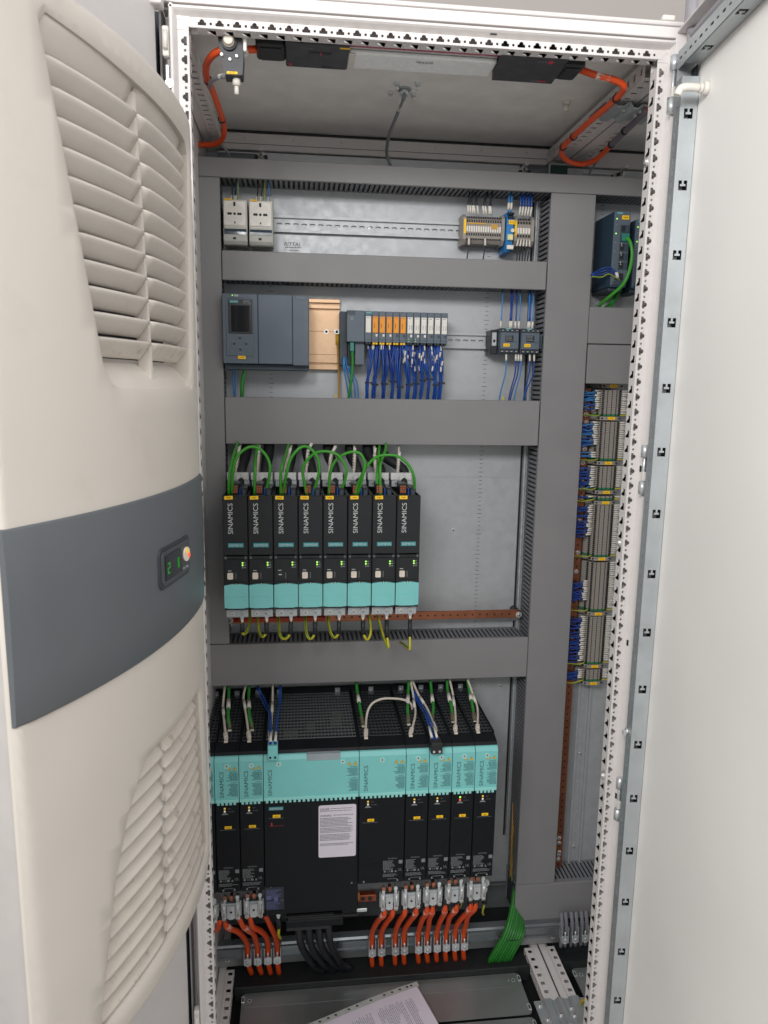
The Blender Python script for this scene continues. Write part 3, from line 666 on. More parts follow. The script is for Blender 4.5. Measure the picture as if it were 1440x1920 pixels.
# ================================================================== sockets
def socket():
    t = thing('power_socket', (0, 0, 0), '', 'socket', 'power sockets on the upper rail')
    b = MB(); b.box(.6, 49.4, -62, 0, 3, 90, mat('socket_body', '#cfcdc4', .4), 2); b.box(.8, 49.2, -63, -58, 34, 90, mat('socket_body', ''), 1.5); ob('body', b, t)
    b = MB(); b.box(1.4, 46.6, -66, -62.5, 38, 87, WHT, 1.5, 2); fp = ob('faceplate', b, t)
    b = MB(); b.cyl((24, -66.2, 61.5), (24, -66.6, 61.5), 21, mat('socket_disc', '#dcd8cf', .4), n=28); b.ring((24, -66, 61.5), (0, -1, 0), 20.5, 22, 1, WHT, 28)
    for x in (12, 16, 32, 36): b.cyl((x, -66.6, 61), (x, -66.9, 61), 2.7, PRK, n=10)
    b.cyl((24, -66.6, 61), (24, -66.9, 61), 2.7, PRK, n=10)
    b.box(21.8, 26.2, -67.4, -66.6, 76, 84, PRK, .3); b.box(23, 25.5, -67.2, -66.6, 42, 46, PRK, .3); ob('socket_insert', b, t)
    b = MB(); sh = mat('socket_shade', '#b9bab3', .4)
    b.prism([(-62, 33.5), (-64, 30), (-66, 20), (-64.5, 8), (-60, 2), (-56, 0), (-30, 0), (-30, 33.5)], 1, 49, sh, 'x'); b.box(20, 26, -66.4, -63, 11, 15, PRK, .5); ob('hood', b, t)
    b = MB(); b.prism([(-65.2, 31.6), (-67, 26), (-67.2, 20.6), (-64, 20.6), (-63, 31.6)], 2.4, 47.6, mat('window_slate', '#3d4c58', .15), 'x'); ob('window', b, t)
    b = MB(); b.box(4, 18, -66.9, -64, 87.4, 90.6, YEL, .3); b.text('XS1', (11, -66.9, 89), 6, 1.8, PRK); ob('yellow_label', b, t); return t
s0 = socket(); s0['label'] = 'left white socket with grey hood beside the vertical duct'; s0.location = Vector((45.5, 502, 1733))*.001
s1 = dup(s0, (98, 502, 1733), 'right white socket with grey hood on the upper rail')
# ================================================================== wires and cables
def cable(name, pts, r, m, label, cat='cable', group=None, extra=None, n=8, stripe=None):
    b = MB(); b.tube(pts, r, m, n, 5, stripe)
    if not extra: return ob(name, b, None, label, cat, group, org=pts[0])
    t = thing(name, pts[0], label, cat, group); ob('sheath', b, t)
    for nm, f in extra:
        q = MB(); f(q); ob(nm, q, t)
    return t
def sleeve(p, q, r, m): return lambda b: b.cyl(p, q, r, m, n=8)
def wires(name, label, cat, group, items, org=None):
    """a bundle: items = (part, points, radius, material)"""
    t = thing(name, org or items[0][1][0], label, cat, group)
    for nm, pts, r, m in items:
        b = MB()
        if nm == 'wire_marker': b.cyl(pts[0], pts[1], r, m, n=6); d = (Vector(pts[1])-Vector(pts[0])); c = (Vector(pts[0])+Vector(pts[1]))/2; 
        elif nm == 'cable_tie': b.ring(pts[0], pts[1], r, r+1.2, 2.6, m, 12); b.box(pts[0][0]+r, pts[0][0]+r+3.4, pts[0][1]-4, pts[0][1]-1, pts[0][2]-2, pts[0][2]+3, m, .4)
        else: b.tube(pts, r, m, 6, 4, YGG if m is YGW else None)
        ob(nm, b, t)
    return t
for k, (X0, ws) in enumerate(((46, ((14, BKW), (20, BKW), (26, YGW), (24, LBW))), (98, ((14, BKW), (22, BKW), (28, YGW), (38, LBW))))):
    it = []
    for i, (dx, m) in enumerate(ws):
        x = X0+dx; it.append(('wire', [(x+rnd.uniform(-2, 2), 470, 1819), (x+3, 466, 1838), (x+rnd.uniform(2, 8), 458, 1866)], 1.5, m))
        if i != 2: it.append(('wire_marker', [(x, 469.5, 1824), (x+2.4, 466.8, 1837)], 2.3, SLV))
    wires('wire_group', 'black, yellow and blue wires above the %s white socket' % ('left', 'right')[k], 'wires', 'wire groups feeding devices', it)
# ================================================================== terminals
def term_mesh(w, body):
    b = MB(); D = BEIGE if body is None else body
    b.prism([(-30, 0), (-37, -6), (-37, -16), (-30, -22), (-24, -34), (-16, -43), (16, -43), (24, -34), (30, -22), (37, -16), (37, -6), (30, 0)], .15, w-.35, D, 'z')
    for x, y in ((-27.4, -29), (-20, -39.6), (20, -39.6), (27.4, -29)): b.box(x-2.1, x+2.1, y-2.3, y+1, .9, w-1.1, PRK)  # flat dark patches painted for the shade in the wire holes
    for x in (-11, 0, 11): b.box(x-.7, x+.7, -43.4, -43, .1, w-.3, PRK)
    return b
def place_meshes(par, name, proto_me, pts, base):
    for p in pts:
        o = bpy.data.objects.new(name, proto_me); COL.objects.link(o); o.parent = par; o.location = (Vector(p)-Vector(base))*.001
def mesh_only(mb, nm):
    o = ob(nm, mb, None, org=(0, 0, 0)); me = o.data; bpy.data.objects.remove(o); ORG.pop(o, None) if False else None; return me
TM = mesh_only(term_mesh(5.05, None), 'terminal'); TG = mesh_only(term_mesh(5.05, GREENT), 'earth_terminal')
def endp():
    b = MB(); b.prism([(-38, 0), (-41, -10), (-30, -26), (-24, -38), (-14, -46), (14, -46), (24, -38), (30, -26), (41, -10), (38, 0)], 0, 8.5, BEIGE, 'z')
    for x in (-26, -20, 22): b.box(x-1.8, x+1.8, -42.5 if abs(x) < 23 else -38, -33, 2.5, 6, PRK)
    b.box(-8.5, 9, -47.4, -46, 1, 8, YEL, .4); b.text('X12', (0, -47.4, 4.5), 8, 2.2, PRK); return b
EP = mesh_only(endp(), 'end_bracket')
strips = [(1452, 1387), (1378, 1284), (1274, 1215), (1205, 1190), (1180, 1053), (1044, 918), (907, 783), (773, 738)]
names = ['topmost terminal strip under the short duct', 'second terminal strip from the top with light blue wires', 'third terminal strip from the top', 'shortest terminal strip, three markers wide', 'fifth terminal strip, right-hand side partly unwired', 'sixth terminal strip, upper half without wires on the left', 'seventh terminal strip densely wired in navy', 'lowest terminal strip at the foot of the column']
wired = [(0, .78), (0, .6, .78, 1), (0, 1), (0, 1), (0, .62), (.38, .8), (0, 1), (0, 1)]
for k, (zt, zb_) in enumerate(strips):
    base = (918, 501, zb_); t = thing('terminal_strip', base, names[k]+' in the right column', 'terminal strip', 'terminal strips in the right column')
    n = int((zt-zb_)/5.05); zs = [zb_+i*5.05 for i in range(n)]
    place_meshes(t, 'terminal', TM, [(918, 501, z) for z in zs[1:]], base); place_meshes(t, 'earth_terminal', TG, [(918, 501, zs[0])], base); place_meshes(t, 'end_bracket', EP, [(918, 501, zt)], base)
    if k == 7: place_meshes(t, 'end_bracket', EP, [(918, 501, zb_-9)], base)
    it = []; R = wired[k]
    for i, z in enumerate(zs[1:]):
        u = 1-(i+1)/max(1, n-1)
        on = any(R[q] <= u <= R[q+1] for q in range(0, len(R), 2)); zc = z+2.5
        if on:
            dx = rnd.uniform(-3, 3); m = (LBW if (k in (0, 1) and rnd.random() < .55) or (k == 2 and u > .8) else (BLW if k < 3 else BLWD)); zz = zc+rnd.uniform(-5, 5)
            it.append(('wire_marker', [(894+dx*.5, 466, zc+.2), (880+dx, 464, zc+rnd.uniform(-.6, .9))], 2.15, SLV))
            it.append(('wire', [(880+dx, 464, zc), (866, 458+rnd.uniform(-4, 3), zz), (850, 456, zz+rnd.uniform(-4, 4)), (828, 462, zz+rnd.uniform(-6, 6))], 1.45, m))
            it.append(('wire', [(880+dx, 466, zc-1), (868, 463, zz-2), (852, 460, zz+rnd.uniform(-5, 3)), (828, 466, zz+rnd.uniform(-6, 6))], 1.4, BLWD if rnd.random() < .6 else BLW))
        if k > 0 or i < 20: it.append(('wire_marker', [(944, 466, zc), (957+rnd.uniform(-2, 2), 464, zc+rnd.uniform(-.8, .8))], 2.15, SLV))
    it.append(('earth_wire', [(896, 463, zs[0]+2.5), (880, 456, zs[0]+1), (858, 455, zs[0]+rnd.uniform(-2, 4)), (826, 460, zs[0]+4)], 1.6, YGW))
    it.append(('earth_wire', [(940, 463, zs[0]+2.5), (956, 460, zs[0]+3), (975, 470, zs[0]+6)], 1.6, YGW))
    wires('wire_fan', 'fan of white-tagged wires on the '+names[k].split(',')[0].replace(' under the short duct', ''), 'wires', 'wire fans of the right terminal column', it, org=(880, 464, zb_))
# upper rail terminals: two brown groups and a blue relay between them
def term_group(x0, n, pitch, label, white):
    t = thing('terminal_group', (x0, 501, 1758), label, 'terminal block', 'brown terminal groups on the upper rail')
    b = MB(); b.prism([(0, 1758), (-36, 1758), (-46, 1768), (-46, 1806), (-36, 1815), (0, 1815)], 0, pitch-.4, BEIGE, 'x')
    b.v = [(x, y, z) for x, y, z in b.v]
    for z, y in ((1811, -42.4), (1803.5, -46.6), (1776, -46.6), (1768, -45.6)): b.box(.9, pitch-1.3, y, y+3, z-2.6, z+2.6, PRK)  # wire holes again as dark patches, shade put into the colour
    for z in (1783.5, 1780.8): pass
    b.box(.5, pitch-.9, -47.4, -46, 1781, 1793, WHT if white else BEIGE, .3); me = mesh_only(b, 'terminal')
    for i in range(n):
        o = bpy.data.objects.new('terminal', me); COL.objects.link(o); o.parent = t; o.location = Vector((i*pitch, 0, -1758))*.001
    for xx in (-7, n*pitch):
        b = MB(); b.prism([(501, 1755), (461, 1755), (451, 1765), (451, 1810), (461, 1818), (501, 1818)], x0+xx, x0+xx+6.6, BEIGE, 'x')
        if xx < 0 and white: b.box(x0+xx+1, x0+xx+6, 449.8, 451, 1776, 1806, YEL, .3)
        ob('end_bracket', b, t)
    return t
g1 = term_group(561, 15, 5.2, 'wide brown terminal group with white markers left of the blue relay', True)
b = MB(); b.box(566, 606, 453.4, 455, 1797, 1800, mat('jumper_amber', '#c99a3f', .5)); b.box(616, 630, 452.4, 454, 1788, 1798, MATS['jumper_amber']); ob('jumper_bar', b, g1)
g2 = term_group(674, 5, 6.2, 'small brown terminal group right of the blue relay', True)
t = thing('relay_terminal', (656, 501, 1738), 'bright blue relay terminal with white buttons between brown terminals', 'relay')
b = MB(); b.prism([(501, 1740), (458, 1742), (449, 1756), (444, 1770), (444, 1810), (456, 1823), (501, 1823)], 648, 663, BLUET, 'x', )
for x in (651, 656, 661):
    for z in (1819, 1811): b.box(x-1.6, x+1.6, 440, 449, z-2.5, z+2.5, PRK)
ob('body', b, t)
b = MB(); b.box(652, 665, 442, 444, 1797, 1806, YEL, .3); b.text('K12', (658.5, 442, 1801.5), 9, 4, PRK); ob('yellow_label', b, t)
b = MB(); b.box(650, 662, 438, 445, 1764, 1776, mat('relay_button', '#d9dbb0', .3), 1); b.cyl((658, 438, 1770), (658, 437.4, 1770), 2.4, LEDY); b.box(649, 664, 438.5, 443, 1745, 1754, WHT, 1); b.cyl((660, 441, 1784), (660, 438, 1784), 4, SLV); ob('button', b, t)
it = []
for i, x in enumerate((563, 568, 573, 578, 585, 598, 603, 610, 614)):
    it += [('wire_marker', [(x+1, 452, 1818), (x+rnd.uniform(-3, 1), 450, 1834)], 2.3, SLV), ('wire', [(x-1, 450, 1834), (x+rnd.uniform(-3, 5), 452, 1848), (x+rnd.uniform(0, 10), 458, 1866)], 1.3, BKW)]
for x in (567, 603): it += [('wire_marker', [(x, 450, 1767), (x, 448, 1752)], 2.4, SLV), ('wire', [(x, 448, 1752), (x-2, 448, 1735), (x-3, 456, 1712)], 1.3, BKW)]
wires('wire_group', 'black wires with white tags on the wide brown terminal group', 'wires', 'wire groups feeding devices', it)
it = []
for i in range(5):
    x = 677+i*6.2; it += [('wire_marker', [(x, 452, 1818), (x+1.5, 449, 1836)], 2.3, SLV), ('wire', [(x+1.5, 449, 1836), (x+1, 450, 1850), (x+2, 458, 1868)], 1.9, BLW), ('wire_marker', [(x, 449, 1768), (x-4+i, 446, 1753)], 2.3, SLV), ('wire', [(x-4+i, 446, 1753), (x-2, 448, 1735), (x-1, 456, 1712)], 1.3, BKW)]
wires('wire_group', 'five dark blue wires on the small brown terminal group', 'wires', 'wire groups feeding devices', it)
wires('wire_group', 'pair of bright blue wires on top of the blue relay', 'wires', 'wire groups feeding devices', sum([[('wire', [(x, 450, 1822), (x+1, 448, 1842), (x+3, 458, 1868)], 2, LBW), ('wire_marker', [(x, 448, 1828), (x+.6, 446.6, 1842)], 2.8, SLV)] for x in (651, 657)], []))
# ================================================================== slate controller with display
t = thing('logic_controller', (133, 508, 1489), 'large slate grey controller with small dark display and arrow keys', 'controller')
b = MB(); b.box(45, 116.4, 387, 505, 1490, 1630, PLC, 1.2); b.box(116.9, 187, 388, 505, 1490, 1630, PLC, 1.2); b.box(187.4, 221, 388.4, 505, 1488, 1629.5, PLC, 1.2); ob('body', b, t)
b = MB(); b.box(46, 221, 410, 504, 1478, 1489, PLCD, 1); ob('base', b, t)
b = MB(); b.box(52, 108, 385, 387.2, 1505, 1619, PLC, 1); ob('front_flap', b, t); b = MB(); b.box(57, 88, 385.6, 387.4, 1621, 1628.5, PLC, .5); b.cyl((66, 385.6, 1626), (66, 385.2, 1626), 1.2, LEDG); b.lines(70, 78, 1627.4, 385.3, 2, 2, 1.4, PRW, rag=0); ob('status_bar', b, t); b = MB(); b.box(193, 217, 387.6, 389, 1620.5, 1629, PLC, .5); ob('top_tab', b, t); b = MB(); b.box(95, 100, 385.6, 387.4, 1621, 1629, PLC, .4); ob('top_tab', b, t)
b = MB(); b.box(57, 105.5, 383.4, 385.4, 1550, 1617, mat('display_frame', '#2a2d31', .35), 1); ob('display_frame', b, t)
b = MB(); b.box(63, 100, 382.8, 383.6, 1554, 1606, GLASS, .6); ob('display_glass', b, t)
b = MB(); b.box(60, 78, 382.9, 383.5, 1611, 1616, BADGE); b.text('SIEMENS', (69, 382.9, 1613.5), 15, 3, PRW); b.text('SIMATIC', (95, 383.3, 1614.8), 14, 1.8, PRW); b.text('S7-1500', (95.5, 383.3, 1610.6), 16, 4, PRG); ob('lettering', b, t)
for x, z, sym in ((80, 1541.5, 0), (67.5, 1529.5, 1), (93, 1529.5, 3), (80, 1517.5, 2)):
    b = MB(); b.box(x-5.4, x+5.4, 383.8, 385.4, z-5.4, z+5.4, PLC, .5)
    c = [(0, 3), (-3, -2.4), (3, -2.4)]; a = sym*math.pi/2
    P = [(x+p*math.cos(a)-q*math.sin(a), 383.6, z+p*math.sin(a)+q*math.cos(a)) for p, q in c]; b.add(P, [(0, 1, 2)], PRK)
    for w in (5.4,): b.add([(x-w, 383.7, z-w), (x+w, 383.7, z-w), (x+w, 383.7, z-w+.6), (x-w, 383.7, z-w+.6), (x-w, 383.7, z+w-.6), (x+w, 383.7, z+w-.6), (x+w, 383.7, z+w), (x-w, 383.7, z+w)], [(0, 1, 2, 3), (4, 5, 6, 7)], PRG)
    ob('arrow_key', b, t)
for x, nm, m in ((64, 'ESC', PRG), (99, 'OK', LEDG)):
    b = MB(); b.box(x-6, x+6, 384, 385.4, 1510, 1518, PLC, .4); b.text(nm, (x, 384, 1514), 6, 2.2, PRG if nm == 'ESC' else mat('print_green', '#3f9a5c', .5)); b.box(x-6, x+6, 383.8, 384.4, 1509, 1509.8, PRG if nm == 'ESC' else MATS['print_green']); ob('function_key', b, t)
b = MB(); b.box(75, 91, 384, 385.6, 1499, 1505.5, YEL, .4); b.text('A100', (83, 384, 1502.2), 9, 2.6, PRK); ob('yellow_label', b, t)
t = thing('module_rail', (256, 505, 1482), 'copper-toned grooved module rail right of the slate controller', 'module rail')
b = MB(); b.box(222, 291, 496, 504, 1482, 1635, TAN, .8)
b.box(222, 291, 488, 496.4, 1626.5, 1635, TAN, 1); b.box(222, 291, 489, 496.4, 1614, 1623, TAN, 1); b.box(222, 291, 490, 496.4, 1497, 1611, TAN, .8); b.box(222, 291, 488, 496.4, 1482, 1493.6, TAN, 1)
for z in (1565, 1515): b.add([(222, 489.8, z), (291, 489.8, z), (291, 489.8, z+.8), (222, 489.8, z+.8)], [(0, 1, 2, 3)], mat('groove_brown', '#6b4a33', .6))
ob('rail_profile', b, t)
for x in (261, 284):
    b = MB(); b.ring((x, 490, 1565), (0, -1, 0), 3, 5, 1.2, STEEL); b.cyl((x, 490, 1565), (x, 489, 1565), 3, DARK); ob('rail_screw', b, t)
cable('earth_cable', [(285, 486, 1558), (286, 484, 1540), (288, 484, 1500), (289, 482, 1450), (289, 476, 1412)], 2.3, mat('wire_ochre', '#b98a2a', .45), 'yellow-green earth wire dropping from the copper-toned module rail', 'earth wire', None, [('lug', lambda b: (b.ring((284, 488, 1565), (0, -1, 0), 3.4, 6, 1.2, STEEL), b.cyl((285, 486, 1560), (285.5, 485, 1538), 3.8, mat('sleeve_yellow', '#d2a52c', .5))))])
cable('network_cable', [(86, 440, 1500), (86, 436, 1480), (80, 440, 1455), (76, 452, 1412)], 4, GRC, 'green network cable below the slate controller display', 'network cable', None, [('plug', lambda b: b.box(82, 90, 432, 444, 1480, 1492, SLV, 1))])
wires('wire_group', 'two light blue wires at the lower left of the slate controller', 'wires', 'wire groups feeding devices', [('wire', [(x, 450, 1492), (x+1, 448, 1465), (60+i, 456, 1412)], 1.6, LBW) for i, x in enumerate((58, 64))])
# ================================================================== small module row
t = thing('module_row', (410, 501, 1539), 'row of narrow slate modules with orange and white label strips', 'modules')
b = MB(); b.box(289, 308, 462, 501, 1492, 1607, PLCD, 1); b.box(302, 340.4, 425, 501, 1541, 1606.5, PLC, 1.2); b.box(321, 342, 440, 501, 1493, 1542, PLC, 1); b.box(303.5, 320, 424.6, 426, 1597, 1605.5, PLCD, .3); b.box(310, 316, 424.6, 425.4, 1586, 1593, PRG); b.box(305, 321, 442, 500, 1493, 1541, RUB, 1); ob('head_module', b, t)
for i in range(12):
    x0 = 341+i*15.03 if i else 341
    b = MB(); b.box(x0, x0+14.6, 426, 501, 1541, 1605.8, PLC, .8); md = ob('module', b, t)
    b = MB(); m = ORL if 1 <= i <= 5 else WHT; b.box(x0+1.8, x0+13, 423.8, 426, 1561, 1595, m, .4); b.lines(x0+4, x0+11, 1592.5, 423.6, 1, 2, 1.2, PRG, rag=.2)
    for xx in ((x0+4.5,) if i in range(0, 6) else (x0+5, x0+10)):
        if i: b.lines(xx, xx+1.6, 1580 if m is ORL else 1578, 423.6, 5, 2, 1.2, PRK if m is ORL else PRG, rag=.2)
    ob('label_strip', b, md)
    b = MB()
    if i == 0: b.box(x0+2, x0+15, 424.8, 426.2, 1600, 1604.6, BADGE); b.text('SIEMENS', (x0+8, 424.6, 1602.3), 11, 2.4, PRW)
    else: b.cyl((x0+2, 426, 1600.5), (x0+2, 425.3, 1600.5), .9, PRG, n=8)
    if i: b.box(x0+8, x0+12.4, 424.4, 426, 1553, 1558.4, WHT if i in (1, 2, 3, 6, 7, 8) else PLCD, .3)
    for j in range(4): b.cyl((x0+3+(j % 2)*2.4, 426, 1552-j*2.6), (x0+3+(j % 2)*2.4, 425.4, 1552-j*2.6), .7, LEDG if i in (6, 7) and j % 2 else PRG, n=6)
    b.box(x0+1, x0+14, 425.2, 426, 1546, 1546.6, PLCD); ob('module_face', b, md)
    b = MB()
    for c in range(2): b.box(x0+2+c*6, x0+7+c*6, 428, 452, 1536.5, 1541.2, YEL if 0 < i < 6 else BLK, .6)
    ob('terminal_foot', b, md)
cable('network_cable', [(314, 434, 1541), (314, 432, 1528), (316, 438, 1500), (314, 446, 1460), (308, 462, 1410)], 3, GRC, 'green network cable with teal plug left of the blue wire bundles', 'network cable', None, [('plug', lambda b: b.box(309.5, 318.5, 428, 440, 1521, 1540, mat('plug_teal', '#2f8074', .4), 1))])
wires('wire_group', 'light blue supply wires curving down beside the green network cable', 'wires', 'wire groups feeding devices', [('wire', [(x, 452, 1510), (x-1, 450, 1490), (x+6+i*4, 456, 1455), (x+14+i*3, 466, 1410)], 1.7, LBW) for i, x in enumerate((298, 301, 306, 309))])
ends = [(351, .3), (367, .1), (386, .2), (410, .2), (435, -.1), (451, .1), (465, .2), (480, .2), (494, .4), (506, .6), (520, .4)]
DES = ['farthest left, dark navy', 'second from the left, dark navy', 'third from the left', 'fourth from the left with a loose loop', 'fifth from the left, under the last orange label', 'sixth from the left', 'seventh from the left', 'eighth from the left, thick with white tags', 'ninth from the left', 'tenth from the left with many tags', 'rightmost, under the end of the module row']
for i in range(11):
    xs = 356+15.03*i+7-8; it = []; xe = [350, 364, 385, 404, 420, 440, 455, 470, 486, 500, 512][i]
    tiez = 1453+rnd.uniform(-8, 14); n = 9 if i < 5 else 11
    for j in range(n):
        xa = xs+rnd.uniform(-7, 7); ya = 436+rnd.uniform(-4, 12); tag_ = i >= 5 and rnd.random() < .4
        xm = (xa*.6+xe*.4)+rnd.uniform(-4, 4)
        pts = [(xa, ya, 1538), (xa+rnd.uniform(-2, 2), ya-5, 1522), (xm, ya-8+rnd.uniform(-4, 6), 1488), (xe+rnd.uniform(-4, 4), 440+rnd.uniform(-3, 3), tiez), (xe+rnd.uniform(-4, 4), 456, 1412)]
        it.append(('wire', pts, 1.7, BLWD if rnd.random() < (.6 if i < 5 else .3) else BLW))
        if tag_: zt = rnd.uniform(1490, 1528); u = (1522-zt)/34; px = xa*(1-u)+xm*u if u > 0 else xa; it.append(('wire_marker', [(px, ya-11, zt), (px+rnd.uniform(-2, 2), ya-12, zt-11)], 2, SLV))
        elif rnd.random() < .5: it.append(('wire_marker', [(xa, ya-1, 1537), (xa+rnd.uniform(-2, 2), ya-5, 1526)], 1.6, WHT if rnd.random() < .5 else BKW))
    it.append(('cable_tie', [(xe, 440, tiez), (0, 0, 1)], 5.6, BKW))
    wires('wire_bundle', 'blue wire bundle below the modules, '+DES[i], 'wire bundle', 'blue wire bundles under the module row', it)
b = MB(); b.box(278, 282, 440, 446, 1421, 1430, mat('clip_yellow', '#d8c060', .5), .6); ob('duct_clip', b, None, 'tiny yellow clip on the wide duct under the module rail', 'clip', 'yellow duct clips')
b = MB(); b.box(653, 657, 440, 446, 1421, 1429, MATS['clip_yellow'], .6); ob('duct_clip', b, None, 'tiny yellow clip on the wide duct below the contactors', 'clip', 'yellow duct clips')
# ================================================================== contactors
def contactor():
    t = thing('contactor', (0, 0, 0), '', 'contactor', 'small contactors on the lower rail')
    b = MB(); b.box(0, 44.4, -66, 0, 0, 54, PLCD, 1); b.box(1.4, 43, -70, -66, 9, 45, PLC, 1.4); ob('body', b, t)
    b = MB(); b.box(12, 30, -71.4, -70, 25, 39, BLK, .5); b.lines(13, 29, 38, -71.5, 4, 3, 1.2, PRG, rag=.3); b.box(16, 40, -71, -70, 24.4, 25.4, PLCD); ob('front_plate', b, t)
    b = MB(); b.box(8, 22, -71.6, -70, 14, 21, YEL, .4); b.text('K100', (15, -71.6, 17.5), 9, 3, PRK); ob('yellow_label', b, t)
    for z in (5, 48):
        for j in range(4):
            b = MB(); x = 6+j*10.6; b.box(x-3.6, x+3.6, -68.6, -65, z-4.6, z+4.6, BLK, .4); b.cyl((x, -68.6, z+(1 if z > 9 else -1)), (x, -69.2, z), 2.8, ZINC, n=10); ob('screw_terminal', b, t)
    b = MB(); b.box(12, 24, -70.5, -66, 51, 54.2, BADGE); b.text('SIEMENS', (18, -70.5, 52.6), 10, 2, PRW); ob('badge', b, t); return t
c0 = contactor(); c0['label'] = 'left small slate contactor with two screw rows'; c0.location = Vector((640, 501, 1524))*.001
dup(c0, (687.5, 501, 1524), 'right small slate contactor beside the vertical duct')
b = MB(); b.box(625, 639.5, 452, 501, 1523, 1575, BLK, 1); b.box(627, 638, 451, 453, 1540, 1570, ZINCG, 1); b.box(630, 635, 450.6, 452, 1548, 1554, DARK); ob('side_block', b, None, 'black auxiliary block with zinc face left of the contactors', 'auxiliary block')
b = MB(); b.box(733, 737.5, 436, 470, 1536, 1566, PLC, 1); b.box(733, 737, 434, 437, 1540, 1562, PLCD, 1); ob('side_block', b, None, 'thin slate block wedged between right contactor and duct', 'auxiliary block')
it = []
for x, m in ((643, LBW), (663, BLWD), (666, BLWD), (676, BLWD), (684, LBW), (704, LBW), (708, BLW), (714, LBW)):
    it += [('wire_marker', [(x, 440, 1577), (x+rnd.uniform(-1, 1), 438, 1594)], 2.4, SLV), ('wire', [(x, 438, 1594), (x+1, 440, 1625), (x+2+rnd.uniform(0, 4), 456, 1664)], 1.5, m)]
wires('wire_group', 'blue wires with white tags above the contactors', 'wires', 'wire groups feeding devices', it)
it = []
for x, e, m in ((658, 650, LBW), (680, 672, BLWD), (686, 676, BLWD), (692, 684, LBW), (712, 706, BLW), (722, 708, BLW)):
    it += [('wire_marker', [(x, 440, 1522), (x, 438, 1508)], 2.4, SLV), ('wire', [(x, 438, 1508), (x, 440, 1480), (e+2, 450, 1440), (e, 458, 1412)], 1.5, m)]
wires('wire_group', 'blue wires with white tags below the contactors', 'wires', 'wire groups feeding devices', it)
# ================================================================== network switches
def switch(x0, x1, yf, z0, z1, label):
    t = thing('network_switch', (x0, 505, z0), label, 'network switch', 'network switches in the adjoining cabinet')
    b = MB(); b.box(x0, x1, yf, 505, z0, z1, SWB, 1.2); b.box(x0+.5, x1-.5, yf-2, yf, z0+4, z1-.5, PLC, 1); b.box(x0+2, x1-2, yf+12, 505, z0-7, z0, PLCD, 1); ob('body', b, t)
    b = MB(); b.box(x0+4, x0+18, yf-2.8, yf-1.6, z1-7, z1-2, BADGE); b.text('SIEMENS', (x0+11, yf-2.8, z1-4.5), 12, 2.6, PRW); ob('badge', b, t)
    b = MB(); b.box(x0+16, x0+32, yf-3, yf-1.6, z1-17, z1-8.5, YEL, .4); b.text('A400', (x0+24, yf-3, z1-12.7), 11, 3.4, PRK); ob('yellow_label', b, t)
    for i in range(5):
        b = MB(); z = z1-36-i*19; b.box(x0+14, x0+34, yf-3.4, yf-1.4, z-8, z+8, PLCD, .6); b.box(x0+16, x0+25, yf-3.8, yf-3, z-6, z+6, BLK, .3); b.box(x0+27, x0+32, yf-3.8, yf-3, z-5, z+3, SWB, .3)
        if i > 1: b.cyl((x0+18, yf-3.6, z+7), (x0+18, yf-4.4, z+7), 1.2, WHT, n=6); b.cyl((x0+19, yf-3.6, z+3), (x0+19, yf-4.4, z+3), 1, WHT, n=6)
        ob('port', b, t)
    b = MB()
    for z, m in ((z1-16, LEDG), (z1-46, LEDG), (z1-28, PRG), (z1-64, PRG), (z1-82, PRG)): b.cyl((x0+5, yf-2, z), (x0+5, yf-2.6, z), 1.6, m, n=8)
    ob('status_lamp', b, t)
    b = MB(); b.box(x0+8, x0+26, yf-6, yf-1.6, z0+14, z0+28, BLK, 1); b.box(x0+4, x0+34, yf-3, yf-1.6, z0+4, z0+12, PLCD, .5); ob('supply_plug', b, t); return t
switch(871, 907, 400, 1668, 1824, 'blue-grey network switch with green cable plugged in'); s2 = switch(926, 962, 415, 1668, 1812, 'second network switch half hidden behind the perforated post')
b = MB()
for z in (1776, 1735, 1728, 1700): b.cyl((939, 410, z), (939, 409, z), 2, LEDG, n=8)
ob('link_lamp', b, s2)
cable('network_cable', [(897, 397, 1769), (902, 386, 1762), (907, 380, 1735), (905, 384, 1700), (896, 392, 1672), (880, 420, 1650), (871, 450, 1634), (878, 462, 1624), (898, 465, 1636), (920, 470, 1660)], 3.6, GRB, 'bright green network cable looping from the switch port', 'network cable', None, [('plug', lambda b: b.box(888, 905, 392, 399, 1762, 1778, mat('plug_teal', '#2f8074', .4), 1))])
cable('network_cable', [(935, 470, 1690), (918, 468, 1660), (905, 466, 1640), (895, 465, 1624)], 6, GRC, 'dark green cable pair hanging behind the second switch', 'network cable')
wires('wire_group', 'thin blue and yellow wires curving from the switch supply plug', 'wires', 'wire groups feeding devices', [('wire', [(x, 393, 1690-i*3), (872-i*2, 396, 1706-i*4), (852, 402, 1706-i*6), (834, 420, 1694-i)], 1.3, m) for i, (x, m) in enumerate(((884, BLWD), (886, BLWD), (888, BLWD), (890, YGW)))]+[('wire_marker', [(882+i*3, 392, 1686), (878+i*3, 390, 1697)], 2, SLV) for i in range(2)])
